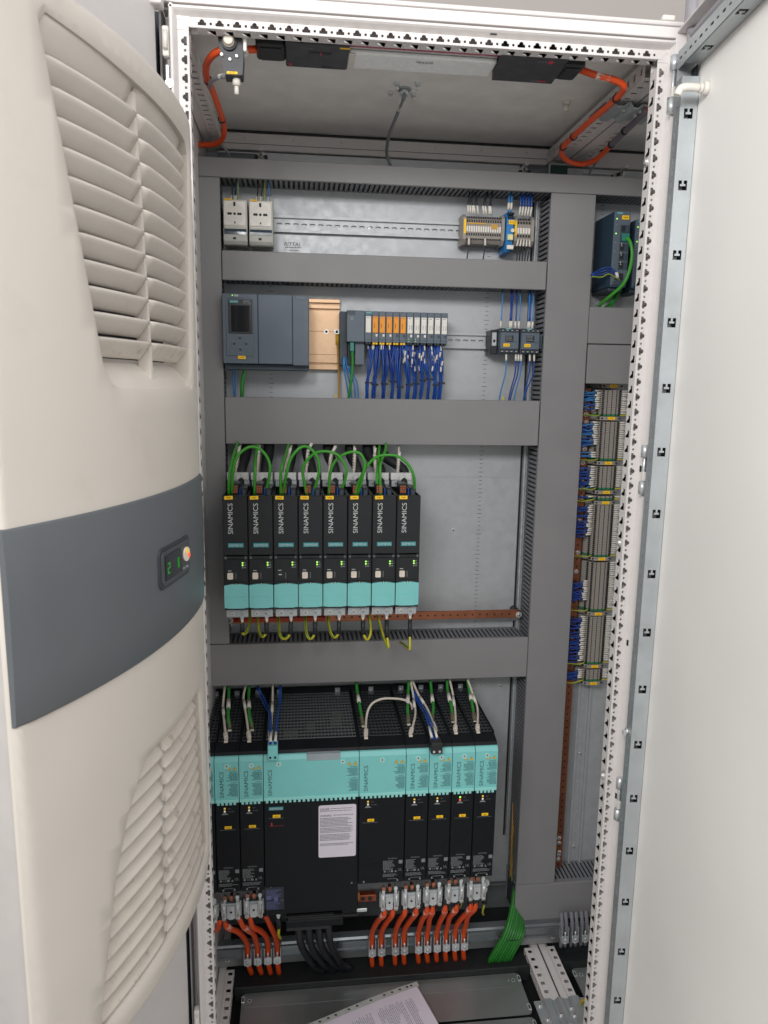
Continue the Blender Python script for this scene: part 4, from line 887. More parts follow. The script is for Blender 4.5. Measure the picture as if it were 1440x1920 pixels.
# ================================================================== eight black control units
def control_unit():
    t = thing('control_unit', (0, 0, 0), '', 'control unit', 'black control units in a row')
    W_ = 49.2
    b = MB(); b.box(.5, W_, -216, 0, 34, 253, CUB, .8); b.box(.5, 2.2, -226, 0, 34, 262, CUB); b.box(W_-1.7, W_, -226, 0, 34, 262, CUB); b.prism([(-226, 34), (-226, 262), (-218, 262), (-218, 34)], .5, 2, CUB, 'x'); ob('body', b, t)
    b = MB(); b.box(.7, W_-.2, -228, -219, 142, 263, CUB, 1); cv = ob('blank_cover', b, t)
    b = MB(); b.text('SINAMICS', (15.6, -228, 217), 62, 9.6, PRW, rot=math.pi/2); ob('lettering', b, cv)
    b = MB(); b.box(10, 41, -228.8, -227.4, 158, 167, BADGE, .3); b.text('SIEMENS', (25.5, -228.8, 162.5), 27, 5, PRW); ob('badge', b, cv)
    b = MB(); b.box(.4, W_, -229, -219, 134, 139.5, BLK, 1.2)
    for x in (4.5, 44.5): b.cyl((x-2.5, -229.5, 137), (x+2.5, -229.5, 137), 3, mat('hinge_grey', '#5b5d61', .4), n=10); b.box(x-.8, x+.8, -229, -226, 138, 150, BLK)
    b.box(19, 30, -229.6, -228, 135.6, 138.6, PRK); ob('hinge_strip', b, t)
    b = MB(); b.box(.7, W_-.2, -226, -219, 85, 133.6, CUB, .8); lp = ob('lower_panel', b, t)
    b = MB(); b.prism(rrect(13.3, 99, 14.4, 17, 2.5), -228, -225.8, BLK, 'y'); ob('port_frame', b, lp)
    for z, m in ((125.5, LEDG), (120.6, LEDG), (115.6, PRG)):
        b = MB(); b.box(36.5, 39.6, -226.7, -225.8, z-1.5, z+1.5, m, .2); b.lines(40.6, 45.6, z+1.2, -226.2, 1, 2, 2, PRG, rag=.3); ob('status_lamp', b, lp)
    b = MB(); b.lines(9, 16, 110, -226.2, 1, 2, 1.6, PRW, rag=0)
    for i in range(7): b.box(23.4, 25, -226.4, -225.8, 92+i*1.9, 93.2+i*1.9, PRG)
    ob('panel_print', b, lp)
    b = MB(); b.prism([(.8, 32), (.8, 79), (18, 82), (32, 82), (W_-.3, 79), (W_-.3, 32), (33, 30.5), (17, 30.5)], -229, -222, TEAL, 'y'); b.prism([(9, 31), (6.5, 56), (43, 56), (40.5, 31)], -230.2, -228.6, TEAL, 'y'); fl = ob('terminal_flap', b, t)
    b = MB(); b.box(22, 28, -229.6, -222, 81, 84.6, BLK, .5); b.cyl((25, -230, 82.4), (25, -229, 82.4), 1.3, STEEL, n=8); b.box(1, W_-.5, -227, -221, 82.2, 85, BLK, .3); ob('flap_catch', b, t); b = MB(); b.box(1, W_-.5, -226, -220, 26.5, 30.6, BLK, .3); b.box(22, 28, -229, -221, 27, 32, BLK, .5); ob('flap_catch', b, t)
    b = MB(); b.prism(rrect(25, 18, 44, 20, 3), -214, -210, ZINCG, 'y'); b.box(3, 47, -210, -40, 6, 9, ZINCG)
    fp = ob('foot_plate', b, t)
    for x in (15, 34.5): b = MB(); b.screw((x, -214, 15), r=3.2, h=2.6); ob('screw', b, fp)
    b = MB(); b.ring((34.5, -214.6, 15), (0, -1, 0), 3.6, 7, 1, ZINCG); b.prism([(30, 10), (39, 10), (37, 1), (32, 1)], -216, -214.4, ZINCG, 'y'); b.cyl((34.5, -215, 3), (34.5, -214, -4), 2.6, SLV, n=8); ob('earth_lug', b, t)
    # shield plate and connectors above
    b = MB(); b.box(0, 46, -118, -114, 281, 297, STEEL, .6); b.box(2, 47, -118, -110, 266, 280, ZINCG, .6); b.cyl((31, -118.4, 289), (31, -119, 289), 2.6, STEEL, n=8); b.cyl((11, -118.2, 273), (11, -118.6, 273), 1.6, DARK, n=8); b.box(2, 45, -114, 0, 278, 281, ZINCG); ob('shield_plate', b, t)
    for i in range(4):
        for j in range(3):
            b = MB(); x = 16+j*4.2; z = 262+i*4; b.box(x-1.6, x+1.6, -172, -168, z-1.5, z+1.5, mat('contact_orange', '#b56a4a', .5), .3); ob('contact', b, t)
    b = MB(); b.box(13, 29, -168, -120, 253, 279, BLK, 1); b.box(34, 46, -180, -120, 253, 272, BLK, 1); b.box(36, 44, -182, -178, 256, 268, PLCD, .6); b.box(30, 33, -176, -130, 255, 270, BLW, .6); ob('connector_block', b, t)
    return t
cu = control_unit(); CX = [47+50.1*i for i in range(8)]
CUS = [cu]+[dup(cu, (CX[i], 508, 966), '') for i in range(1, 8)]
for i in range(8):
    lb = '%s black control unit from the left with teal flap' % ORDN[i] if i else 'leftmost black control unit beside the vertical duct'
    if i == 2: lb = 'third black control unit from the left, its small port uncovered'
    if i == 7: lb = 'rightmost black control unit beside the bare plate'
    o = CUS[i]; o.location = Vector((CX[i], 508, 966))*.001; ORG[o] = Vector((CX[i], 508, 966)); o['label'] = lb
    lp = [c for c in o.children if c.name.startswith('lower_panel')][0]
    b = MB(); x = CX[i]+13.3
    if i == 2: b.box(x-5, x+5, 279.4, 280.4, 1058, 1070, PRK, .3); b.box(x-3, x+3, 279, 280, 1066, 1068, ZINC); ob('open_port', b, o)
    else: b.prism(rrect(x, 1065, 11.4, 13.6, 2.2), 278, 280.5, IVORY, 'y'); ob('port_cover', b, o)
    b = MB(); a = rnd.uniform(-.03, .08); c = (CX[i]+13, 280, 1225.5); tmp = MB(); tmp.box(-8.3, 8.3, -1.3, 0, -3.6, 3.6, YEL, .3); tmp.text('A%d00' % (i+2), (0, -1.3, 0), 8.5, 3, PRK)
    b.ms = tmp.ms; b.f = tmp.f; b.m = tmp.m; b.sm = tmp.sm; b.v = [(c[0]+x*math.cos(a)-z*math.sin(a), c[1]+y-1, c[2]+x*math.sin(a)+z*math.cos(a)) for x, y, z in tmp.v]; ob('yellow_label', b, o)
green = [('gA', [(61, 340, 1223), (66, 325, 1273), (72, 320, 1296), (81, 320, 1311), (101, 325, 1323), (122, 325, 1317), (137, 325, 1297), (140, 325, 1270), (129, 340, 1221)], 'arched green cable joining the first and second control units'),
 ('g0', [(55, 340, 1222), (57, 335, 1259), (62, 350, 1291), (67, 380, 1313), (69, 455, 1332)], 'green cable rising into the duct from the leftmost control unit'),
 ('g1', [(107, 340, 1222), (109, 340, 1268), (109, 360, 1293), (112, 455, 1332)], 'green cable rising straight into the duct from the second control unit'),
 ('g2', [(161, 340, 1221), (162, 335, 1266), (168, 350, 1292), (181, 455, 1332)], 'green cable leaning right into the duct from the third control unit'),
 ('gD', [(166, 340, 1221), (173, 325, 1264), (182, 320, 1298), (200, 320, 1321), (218, 325, 1323), (236, 325, 1304), (241, 325, 1279), (236, 330, 1251), (227, 340, 1221)], 'arched green cable joining the third and fourth control units'),
 ('gE', [(215, 340, 1221), (207, 335, 1272), (215, 330, 1294), (233, 325, 1311), (254, 320, 1315), (278, 318, 1308), (294, 318, 1286), (296, 322, 1264), (283, 340, 1218)], 'arched green cable joining the fourth and fifth control units'),
 ('gF', [(261, 340, 1221), (263, 335, 1263), (270, 330, 1288), (285, 325, 1305), (306, 320, 1314), (324, 318, 1311), (334, 318, 1292), (331, 322, 1264), (322, 340, 1220)], 'arched green cable joining the fifth and sixth control units'),
 ('gG', [(316, 340, 1220), (326, 335, 1256), (341, 330, 1285), (359, 325, 1303), (380, 320, 1308), (404, 318, 1305), (426, 318, 1287), (439, 322, 1258), (441, 340, 1216)], 'wide arched green cable joining the sixth and last control units'),
 ('gH', [(371, 340, 1220), (369, 340, 1262), (371, 350, 1289), (384, 380, 1312), (394, 455, 1332)], 'green cable rising into the duct from the seventh control unit'),
 ('gI', [(365, 345, 1220), (363, 345, 1255), (366, 360, 1279), (380, 455, 1332)], 'green cable tucked behind the one rising from the seventh control unit')]
for k, pts, lb in green: cable('patch_cable', pts, 3.1, GRB, lb, 'patch cable', 'green patch cables over the control units')
whites = [[(76, 458, 1332), (70, 412, 1300), (66, 407, 1270), (66, 402, 1240)], [(117, 458, 1332), (113, 405, 1298), (111, 400, 1267), (112, 380, 1228)], [(188, 458, 1332), (177, 405, 1298), (170, 402, 1270), (168, 398, 1240)], [(240, 458, 1332), (219, 415, 1308), (216, 405, 1273), (214, 400, 1248)], [(292, 458, 1332), (270, 410, 1302), (265, 400, 1277), (264, 395, 1244)], [(321, 458, 1332), (320, 410, 1299), (318, 400, 1264), (317, 395, 1242)], [(367, 458, 1332), (364, 410, 1299), (365, 400, 1268), (365, 395, 1242)], [(423, 458, 1332), (417, 410, 1290), (414, 400, 1261), (414, 395, 1242)]]
def ribs(p, q, r, m):
    def f(b):
        P, Q = Vector(p), Vector(q); d = (Q-P)
        for i in range(6): b.cyl(P+d*(i/6), P+d*((i+.62)/6), r, m, n=8)
    return f
for i, p in enumerate(whites):
    w = cable('network_cable', p, 2.6, WHC, 'white network cable dropping behind the %s control unit' % (ORDN[i] if i < 7 else 'rightmost'), 'network cable', 'white network cables behind the control units', [('cable_boot', ribs(p[1], p[2], 4.2, WHC)), ('cable_tag', sleeve((p[0][0]*.4+p[1][0]*.6, p[1][1]+2, p[1][2]+16), p[1], 3.5, SLV))])
for i in range(8):
    x = [82, 131, 181, 216, 262, 311, 351, 381][i]; x1 = CX[i]+30; pts = [(x+4, 462, 1335), (x+2, 445, 1300), (x1, 408, 1268), (x1, 395, 1246), (x1, 360, 1222)]
    cable('power_cable', pts, lambda u: 12-5.5*min(1, max(0, (u-.35)*2)), RUB, 'thick black sleeved cable behind the %s control unit' % (ORDN[i] if i < 7 else 'rightmost'), 'power cable', 'black sleeved cables behind the control units', n=10)
ew = [[(81, 292, 962), (81, 292, 946), (84, 300, 935), (92, 330, 940), (96, 430, 975)], [(131, 292, 962), (131, 290, 942), (122, 296, 930), (112, 330, 938), (106, 420, 980)], [(181, 292, 962), (180, 290, 940), (170, 294, 925), (157, 310, 933), (152, 420, 978)], [(231.5, 292, 962), (231, 290, 938), (222, 292, 924), (213, 310, 935), (211, 420, 978)], [(281.5, 292, 962), (281, 290, 938), (272, 292, 926), (262, 320, 938), (259, 420, 978)], [(331.5, 292, 962), (332, 288, 936), (342, 290, 920), (350, 310, 940), (346, 420, 976)], [(382, 292, 962), (382, 280, 930), (384, 272, 908), (376, 300, 925), (364, 420, 976)], [(432, 292, 962), (431, 285, 930), (430, 276, 905), (430, 290, 898), (431, 440, 860)]]
for i, p in enumerate(ew):
    q = [(a, b_, c) for a, b_, c in p]
    cable('earth_cable', q, 3, YGW, 'yellow-green earth cable looped under the %s control unit' % (ORDN[i] if i < 7 else 'rightmost'), 'earth cable', 'yellow-green earth cables under the control units', [('black_sleeve', sleeve(q[0], (q[1][0], q[1][1], q[1][2]-4), 4.6, BLK))], stripe=YGG)
cable('busbar_sleeve', [(50, 458, 915), (240, 458, 914), (255, 458, 914)], 6, mat('red_sleeve', '#b3432c', .5), 'red insulating sleeve on the copper bar behind the control unit feet', 'sleeve')
# ================================================================== drives at the bottom
def drive(x0, w, label, nlogo, ports, big=False, leds=True, red=False, group='teal and black drives in the lower row'):
    t = thing('drive_module', (x0, 508, 390), label, 'drive', group); x1 = x0+w-.8
    D = Vector((0, 0, 0))
    b = MB(); b.box(x0, x1, 230, 505, 390, 690, BLKD, 1); b.box(x0, x0+2, 262, 505, 690, 716, BLKD); b.box(x1-2, x1, 262, 505, 690, 716, BLKD); b.box(x0, x1, 496, 506, 690, 728, BLKD, 1)
    b.prism([(230, 690), (238, 704), (268, 712), (268, 690)], x0, x1, BLKD, 'x'); ob('body', b, t)
    # ventilation grille on top: true openings over a dark inside
    nx = max(4, int((w-14)/7)); b = MB(); rows = 15; px = (w-8)/nx; m = mat('grille_grey', '#5f6264', .45) if big else mat('grille_black', '#3b3e41', .45)
    for j in range(nx): b.perf((x0+4+px*(j+.5), 268, 714), (0, 1, 0), (1, 0, 0), (0, 0, 1), rows, 228/rows, px+.01, 2.5, [rect(228/rows/2, 0, 228/rows*.76, px*.76)], m)
    ob('top_grille', b, t)
    b = MB(); b.box(x0+3, x1-3, 270, 495, 690.3, 694, mat('drive_inside', '#16171a', .7))
    if big:
        for q in ((.2, 300, 30), (.72, 350, 26), (.75, 390, 22), (.45, 330, 20)): b.box(x0+w*q[0], x0+w*q[0]+q[2], q[1], q[1]+26, 694, 704, mat('inner_part', '#8b8676', .6), 1)
    ob('inside', b, t)
    for xx in ([x0+w/2] if w < 120 else [x0+26, x0+w-32]):
        b = MB(); b.screw((xx, 496, 716), r=4, h=4); b.box(xx-6, xx+6, 494.8, 496.2, 708, 726, ZINCG, 1); ob('fixing_screw', b, t)
    # teal hood
    b = MB(); b.prism([(225, 603), (225, 689), (231, 697), (256, 703.5), (262, 703.5), (262, 690), (232, 680), (232, 603)], x0+.3, x1-.3, TEAL, 'x'); hood = ob('teal_hood', b, t)
    b = MB(); b.box(x0+.3, x1-.3, 222.6, 226, 599.5, 606, TEALL, .8); n = int(w/9.5)
    for j in range(n): xx = x0+4+j*(w-8)/n; b.box(xx, xx+5.2, 222.2, 228, 594.6, 600, TEALL, .5)
    ob('vent_teeth', b, hood)
    b = MB(); sx = [x0+25] if w < 60 else ([x0+48] if w < 150 else [x0+31, x0+163])
    for xx in sx: b.ring((xx, 225, 680), (0, -1, 0), 3.4, 6.2, 1.4, TEALL, 16); b.cyl((xx, 225, 680), (xx, 223.9, 680), 3.4, STEEL, n=12); b.cyl((xx, 223.8, 680), (xx, 223.6, 680), 1.5, DARK, n=6)
    ob('hood_screw', b, hood)
    b = MB(); b.text('SINAMICS', (x0+nlogo, 225, 639), 58, 8.4, PRT, rot=math.pi/2); ob('lettering', b, hood)
    b = MB(); ex = x1-2
    for xx in (ex-18, ex-6):
        b.add([(xx-4.6, 224.8, 671), (xx+4.6, 224.8, 671), (xx, 224.8, 679)], [(0, 1, 2)], PRK); b.add([(xx-3.7, 224.6, 671.6), (xx+3.7, 224.6, 671.6), (xx, 224.6, 678)], [(0, 1, 2)], YEL); b.box(xx-.5, xx+.5, 224.3, 224.5, 672.6, 675.6, PRK)
    b.text('DANGER', (ex-9, 225, 667.4), 15, 2.6, PRK); b.lines(ex-24, ex, 664.5, 224.7, 8, 2.3, 1.1, PRT, right=True); b.text('WARNING', (ex-8, 225, 643), 13, 2.4, PRK); b.lines(ex-22, ex, 640, 224.7, 13, 2.15, 1, PRT, right=True); ob('warning_print', b, hood)
    # black front
    b = MB(); b.box(x0+.4, x1-.4, 225.4, 231, 440 if not big else 333, 599, BLKD, .8); fr = ob('front_panel', b, t)
    if leds:
        lx = x0+19
        b = MB()
        for z, m in ((586, LEDY if not red else LEDG), (579.6, LEDR if red else mat('led_pale', '#f6e6d0', .4, var=0, emit=.3))): b.box(lx-1.8, lx+1.8, 224.2, 225.6, z-1.8, z+1.8, m, .3)
        b.prism([(lx-7, 572), (lx+7, 572), (lx+3, 576), (lx-3, 576)], 224.9, 225.3, PRG, 'y'); b.text('RDY', (lx+10, 225.4, 585), 5, 2, PRG); b.text('DC LINK', (lx+13, 225.4, 578.4), 11, 2, PRG); ob('status_lamps', b, fr)
        b = MB(); b.box(x0+18, x0+32.5, 224, 225.6, 540, 546, YEL, .4); b.text('A5', (x0+25, 224, 543), 7, 2.8, PRK); b.add([(x0+8, 225.2, 537), (x0+40, 225.2, 537), (x0+40, 225.2, 537.6), (x0+8, 225.2, 537.6)], [(0, 1, 2, 3)], PRG); ob('yellow_label', b, fr)
        b = MB(); q = x1-45; b.text('SIEMENS', (q+20, 225.4, 450.5), 19, 2.8, PRG); b.lines(q, q+26, 445.5, 225, 9, 2.5, 1.3, PRG); b.box(q+34, q+42, 225, 225.5, 437.5, 445.5, PRG)
        b.text('CE', (q+12, 225.4, 420), 7, 4, PRG); b.cyl((q+4, 225.5, 420), (q+4, 225.1, 420), 2.4, PRG); b.text('UL', (q+37, 225.4, 423.5), 8, 6, PRG); b.box(q+17, q+22, 225, 225.5, 418, 422.5, PRG); b.add([(q+25, 225.1, 418), (q+30.5, 225.1, 418), (q+27.7, 225.1, 423)], [(0, 1, 2)], PRG)
        b.lines(q, q+40, 414, 225, 3, 2.6, 1.2, PRG); b.lines(q+10, q+34, 403, 225, 1, 2, 1.1, PRG); ob('rating_print', b, fr)
    for xx in (x0+12, x0+w-14):
        b = MB(); b.cyl((xx, 228, 398), (xx, 225, 398), 2, PRG, n=8); ob('front_pin', b, t)
    return t
xs = 25.4; P_ = 49.4
drive(xs-P_, P_, 'leftmost drive, mostly hidden behind the frame post', 12, 1)
drive(xs, P_, 'second narrow drive from the left with white and green cables on top', 14, 1)
drive(xs+P_, P_, 'narrow drive directly left of the widest black unit', 14, 1)
big = drive(xs+2*P_, 4*P_, 'widest drive with a white warning sticker on its black front', 13, 0, big=True, leds=False)
drive(xs+6*P_, 2*P_, 'double-width drive right of the widest one', 14, 1)
drive(xs+8*P_, P_, 'narrow drive directly right of the double-width drive', 14, 1)
drive(xs+9*P_, P_, 'narrow drive with a black plug hanging over its teal hood', 14, 1)
drive(xs+10*P_, P_, 'narrow drive showing a red status light', 14, 1, red=True)
drive(xs+11*P_, P_, 'rightmost narrow drive beside the bare plate', 14, 1)
b = MB(); b.prism(rrect(276.5, 522.5, 79, 120, 4), 224.2, 225.3, PAPER, 'y'); st = ob('warning_sticker', b, big)
b = MB(); b.text('DANGER', (250, 224.2, 574), 20, 4.6, PRK); b.lines(263, 312, 575.6, 223.9, 1, 3, 1.6, PRG, rag=.1); b.lines(240, 312, 570.6, 223.9, 1, 3, 1.6, PRG, rag=.1); b.text('WARNING', (252, 224.2, 559), 24, 4.6, PRK); b.lines(268, 312, 560.4, 223.9, 1, 3, 1.6, PRG, rag=.1)
for z, n in ((554, 7), (531, 4), (516, 5), (495, 2)): b.lines(240, 312, z, 223.9, n, 3.1, 1.6, PRG, rag=.2)
ob('sticker_print', b, st)
b = MB(); b.box(134, 164, 224.2, 225.4, 577, 584.6, BADGE, .3); b.text('SIEMENS', (149, 224.2, 580.8), 26, 4.4, PRW); ob('badge', b, big)
b = MB(); b.box(142, 158, 224, 225.4, 560, 566.6, YEL, .4); b.text('A51', (150, 224, 563.3), 9, 3, PRK); b.add([(134, 225, 558), (164, 225, 558), (164, 225, 558.6), (134, 225, 558.6)], [(0, 1, 2, 3)], PRG); b.box(138.6, 141, 224.6, 225.4, 541.5, 548.5, REDP); b.add([(134, 225, 541), (164, 225, 541), (164, 225, 541.5), (134, 225, 541.5)], [(0, 1, 2, 3)], REDP); ob('yellow_label', b, big)
b = MB(); b.box(124.5, 164, 224, 225.6, 346, 399, mat('type_plate', '#262b3a', .5), .4); pu = mat('print_violet', '#5c628c', .6, var=0); b.lines(127, 160, 394, 223.8, 8, 2.6, 1.5, pu); b.box(127, 137, 223.7, 224.1, 371, 380, pu); b.box(143, 151, 223.7, 224.1, 367, 377, pu); b.lines(127, 156, 366, 223.8, 7, 2.6, 1.5, pu); b.text('CE', (160, 224, 368), 6, 3.6, PRG); ob('type_plate', b, big)
b = MB(); b.box(168, 290, 222, 300, 300, 318, BLKD, 1.5); b.box(172, 322, 221, 226, 321, 326, PRK); b.box(166, 270, 221, 226, 327, 330, PRK); b.box(168, 262, 224, 300, 292, 303, BLK, 1); b.box(126, 322, 231, 505, 333, 389, BLKD, 1); ob('lower_duct', b, big)
b = MB(); b.box(213, 282, 224.4, 240, 684.6, 699, mat('teal_tag', '#9aa5ac', .5), .6); ob('grey_tag', b, big)
b = MB(); b.box(134, 150, 250, 262, 322, 340, ZINCG, .8); b.screw((140, 250, 330), r=3); ob('earth_plate', b, big)
# copper link and plate between big drive and its neighbours
b = MB(); b.box(325, 366, 264, 280, 320, 336, mat('copper_dull', '#8a4a30', .45, .6, var=.15), 1); b.cyl((336, 264, 328), (336, 263.5, 328), 5, DARK); b.cyl((352, 264, 328), (352, 263.5, 328), 5, DARK); b.box(322, 345, 258, 262, 300, 308, ZINC, 1); b.box(323, 328, 258, 270, 330, 348, mat('strip_orange', '#b5702a', .5), .5); ob('copper_link', b, None, 'copper link with two holes below the double-width drive', 'copper link')
b = MB(); b.box(326, 640, 470, 476, 318, 336, COPP, 1); b.screw((640, 468, 327), r=6, h=5); ob('copper_bar', b, None, 'short copper bar behind the clamps at the right of the drives', 'copper bar')
# shield clamps under the drives
def clamp():
    t = thing('shield_clamp', (0, 0, 0), '', 'shield clamp', 'zinc shield clamps under the drives')
    b = MB(); b.prism([(1, 44), (10, 44), (10, 38), (36, 38), (36, 44), (45, 44), (45, 8), (38, 4), (32, 0), (14, 0), (8, 4), (1, 8)], -6, -3, ZINCG, 'y'); b.prism([(15, 34), (31, 34), (31, 6), (27, 2), (19, 2), (15, 6)], -11, -6, ZINC, 'y'); b.cyl((23, -11, 20), (23, -11.4, 20), 2.6, DARK, n=8); ob('clamp_plate', b, t)
    for x in (8, 38):
        b = MB(); b.prism([(x-4.5, 44), (x+4.5, 44), (x+4.5, 10), (x, 4), (x-4.5, 10)], -13, -7, ZINC, 'y'); b.cyl((x, -14, 38), (x, -14, 12), 2.6, STEEL, n=8); b.screw((x, -14, 7), r=3, h=2.4); ob('clamp_jaw', b, t)
    for x in (10, 24, 37):
        b = MB(); b.box(x-3.4, x+3.4, -8, 6, 44, 52+rnd.uniform(0, 5), STEEL if x != 24 else COPP, .8); b.cyl((x, -4, 52), (x, -9, 54), 4.2, COPP if x != 37 else ZINC, n=10); ob('terminal_tag', b, t)
    return t
cl = clamp(); cxs = [-24.5, 24.5, 73.5, 374, 424, 473, 523, 574]; czs = [284, 288, 290, 286, 287, 290, 294, 297]
cln = ['leftmost shield clamp, half behind the frame post', 'second shield clamp from the left', 'shield clamp directly left of the wide black unit', 'first shield clamp right of the wide black unit', 'second shield clamp right of the wide black unit', 'third shield clamp right of the wide black unit', 'fourth shield clamp right of the wide black unit', 'rightmost shield clamp beside the earth lug']
for i, x in enumerate(cxs):
    o = cl if i == 0 else dup(cl, (x, 285, czs[i]), cln[i]); o.location = Vector((x, 285, czs[i]))*.001; o['label'] = cln[i]
t = thing('earth_lug', (626, 300, 325), 'bolted earth lug with black sleeve beside the rightmost shield clamp', 'cable lug'); b = MB(); b.ring((622, 300, 322), (0, -1, 0), 4, 10, 3, ZINC); b.screw((622, 297, 322), r=4, h=4); b.cyl((622, 298, 312), (623, 299, 300), 5, SLV); ob('lug', b, t); b = MB(); b.cyl((623, 299, 300), (624, 302, 268), 6, BLK); ob('sleeve', b, t)
b = MB(); b.tube([(624, 302, 268), (622, 310, 240), (630, 330, 215)], 2.4, YGW, 8, 5, YGG); ob('earth_wire', b, t)
for i, p in enumerate(([(565, 300, 290), (572, 320, 250), (560, 350, 215), (556, 380, 195)], [(588, 300, 285), (592, 310, 250), (590, 340, 210), (600, 370, 185)], [(650, 380, 300), (645, 390, 250), (655, 400, 210)])):
    cable('earth_cable', p, 1.8, YGW, ['thin earth wire curving down left of the last clamp', 'thin earth wire hanging below the last clamp', 'thin earth wire hanging right of the earth lug'][i], 'earth wire', stripe=YGG)
t = thing('earth_lug', (151, 250, 330), 'zinc earth lug with black sleeve at the foot of the widest drive', 'cable lug'); b = MB(); b.ring((151, 248, 328), (0, -1, 0), 4, 9, 3, ZINC); b.screw((151, 245, 328), r=4, h=4); b.prism([(145, 322), (157, 322), (153, 306), (149, 306)], 247, 250, ZINC, 'y'); ob('lug', b, t); b = MB(); b.cyl((151, 249, 306), (152, 256, 278), 5, BLK); ob('sleeve', b, t)
b = MB(); b.tube([(152, 256, 278), (150, 270, 250), (152, 330, 190), (150, 390, 140)], 3.4, YGW, 8, 5, YGG); ob('earth_wire', b, t)
# network cables standing on the drive tops
def plugcable(pts, m, r, label, tagm=SLV, plugm=None, nm='network_cable'):
    e = Vector(pts[-1]); d = (Vector(pts[-2])-e).normalized()
    def plug(b):
        tmp = MB(); tmp.cyl(e, e+d*26, 5.2, plugm or WHC, r1=3.4, n=4, smooth=False); b.add(tmp.v, tmp.f, plugm or WHC)
        for i in range(4): b.cyl(e+d*(8+i*5), e+d*(10.6+i*5), 5, plugm or WHC, n=8)
        b.box(e.x-4, e.x+4, e.y-8, e.y-3, e.z-2, e.z+1.5, IVORY, .5)
    k = Vector(pts[1])
    return cable(nm, pts, r, m, label, 'network cable', 'cables plugged into the tops of the drives', [('plug', plug), ('cable_tag', sleeve(k+(Vector(pts[2])-k)*.15, k+(Vector(pts[2])-k)*.6, r*1.25, tagm))])
plugcable([(27, 460, 765), (27, 400, 733), (35, 340, 725), (46, 268, 715)], WHC, 2.7, 'white network cable on the second drive from the left')
plugcable([(35, 460, 765), (37, 430, 740), (43, 350, 730), (49, 318, 715)], GRC, 3.6, 'green network cable beside the white one on the second drive', plugm=mat('metal_plug', '#8a7a6c', .4, .5))
plugcable([(77, 460, 765), (71, 420, 742), (82, 350, 729), (94, 266, 715)], WHC, 2.7, 'white network cable on the drive left of the widest one')
plugcable([(83, 460, 765), (82, 430, 736), (89, 350, 731), (97, 316, 715)], GRC, 3.6, 'green network cable on the drive left of the widest one', plugm=MATS['metal_plug'])
plugcable([(136, 460, 765), (137, 420, 735), (137, 340, 720), (136, 275, 714)], WHC, 2.7, 'white network cable at the left edge of the widest drive')
plugcable([(332, 460, 765), (333, 430, 740), (335, 370, 727), (337, 318, 713)], GRC, 3.6, 'green cable on the double-width drive', plugm=MATS['metal_plug'])
plugcable([(457, 388, 712), (452, 384, 730), (436, 380, 741), (414, 375, 747), (387, 370, 750), (366, 365, 745), (353, 355, 735), (345, 330, 722), (338, 262, 714)], WHC, 2.7, 'white cable arching over the double-width drive')
plugcable([(459, 460, 765), (453, 430, 735), (443, 370, 724), (438, 318, 713)], GRC, 3.6, 'green cable on the first drive right of the double-width one', plugm=MATS['metal_plug'])
plugcable([(461, 460, 765), (464, 420, 731), (458, 350, 719), (434, 264, 714)], WHC, 2.7, 'white cable on the first drive right of the double-width one')
plugcable([(463, 460, 765), (476, 420, 735), (489, 370, 722), (492, 284, 714)], WHC, 2.7, 'white cable slanting to the drive with the black plug')
plugcable([(510, 460, 765), (509, 430, 735), (503, 370, 722), (490, 320, 713)], GRC, 3.6, 'green cable on the drive with the black plug', plugm=MATS['metal_plug'])
plugcable([(551, 460, 765), (548, 430, 737), (545, 370, 722), (538, 320, 713)], GRC, 3.6, 'green cable on the drive with the red light', plugm=MATS['metal_plug'])
plugcable([(555, 460, 765), (558, 420, 735), (550, 350, 718), (533, 268, 714)], WHC, 2.7, 'white cable on the drive with the red light')
plugcable([(599, 460, 765), (599, 420, 735), (596, 380, 724), (588, 320, 713)], GRC, 3.6, 'green cable on the rightmost drive', plugm=MATS['metal_plug'])
plugcable([(597, 450, 765), (605, 420, 736), (606, 370, 720), (582, 268, 714)], WHC, 2.7, 'white cable on the rightmost drive')
t = thing('terminal_plug', (142, 262, 672), 'small teal plug with two blue wires hanging over the widest drive', 'plug'); b = MB(); b.box(134, 154, 208, 236, 697, 728, TEAL, 1.5)
for x in (139, 149): b.cyl((x, 208, 704), (x, 207, 704), 2.4, DARK); b.box(x-3, x+3, 216, 230, 727.6, 729, BLWD, .3)
ob('body', b, t)
for i, p in enumerate(([(98, 450, 755), (120, 400, 728), (132, 330, 740), (138, 222, 729)], [(102, 450, 757), (126, 400, 730), (137, 320, 742), (140, 222, 729)], [(152, 440, 760), (152, 400, 735), (150, 310, 742), (148, 222, 729)], [(156, 440, 760), (155, 400, 735), (152, 310, 744), (150, 222, 729)])):
    b = MB(); b.tube(p, 1.7, BLW, 6, 5); ob('wire', b, t)
for x in (139, 149): b = MB(); b.cyl((x, 224, 730), (x+.5, 254, 736), 2.7, SLV, n=8); ob('wire_marker', b, t)
t = thing('terminal_plug', (490, 262, 672), 'small black plug with blue wires hanging over a teal hood', 'plug'); b = MB(); b.box(469, 493, 206, 238, 697, 721, BLK, 1.5)
for x in (475, 487): b.cyl((x, 206, 703), (x, 205, 703), 2.6, STEEL)
ob('body', b, t)
for i, p in enumerate(([(462, 440, 740), (472, 400, 722), (474, 310, 734), (474, 224, 722)], [(466, 440, 740), (480, 390, 722), (482, 305, 734), (486, 224, 722)], [(460, 440, 742), (475, 400, 724), (478, 310, 736), (477, 224, 722)])):
    b = MB(); b.tube(p, 1.7, BLW, 6, 5); ob('wire', b, t)
for x in (474, 485): b = MB(); b.cyl((x, 228, 723), (x-.5, 262, 731), 2.7, SLV, n=8); ob('wire_marker', b, t)
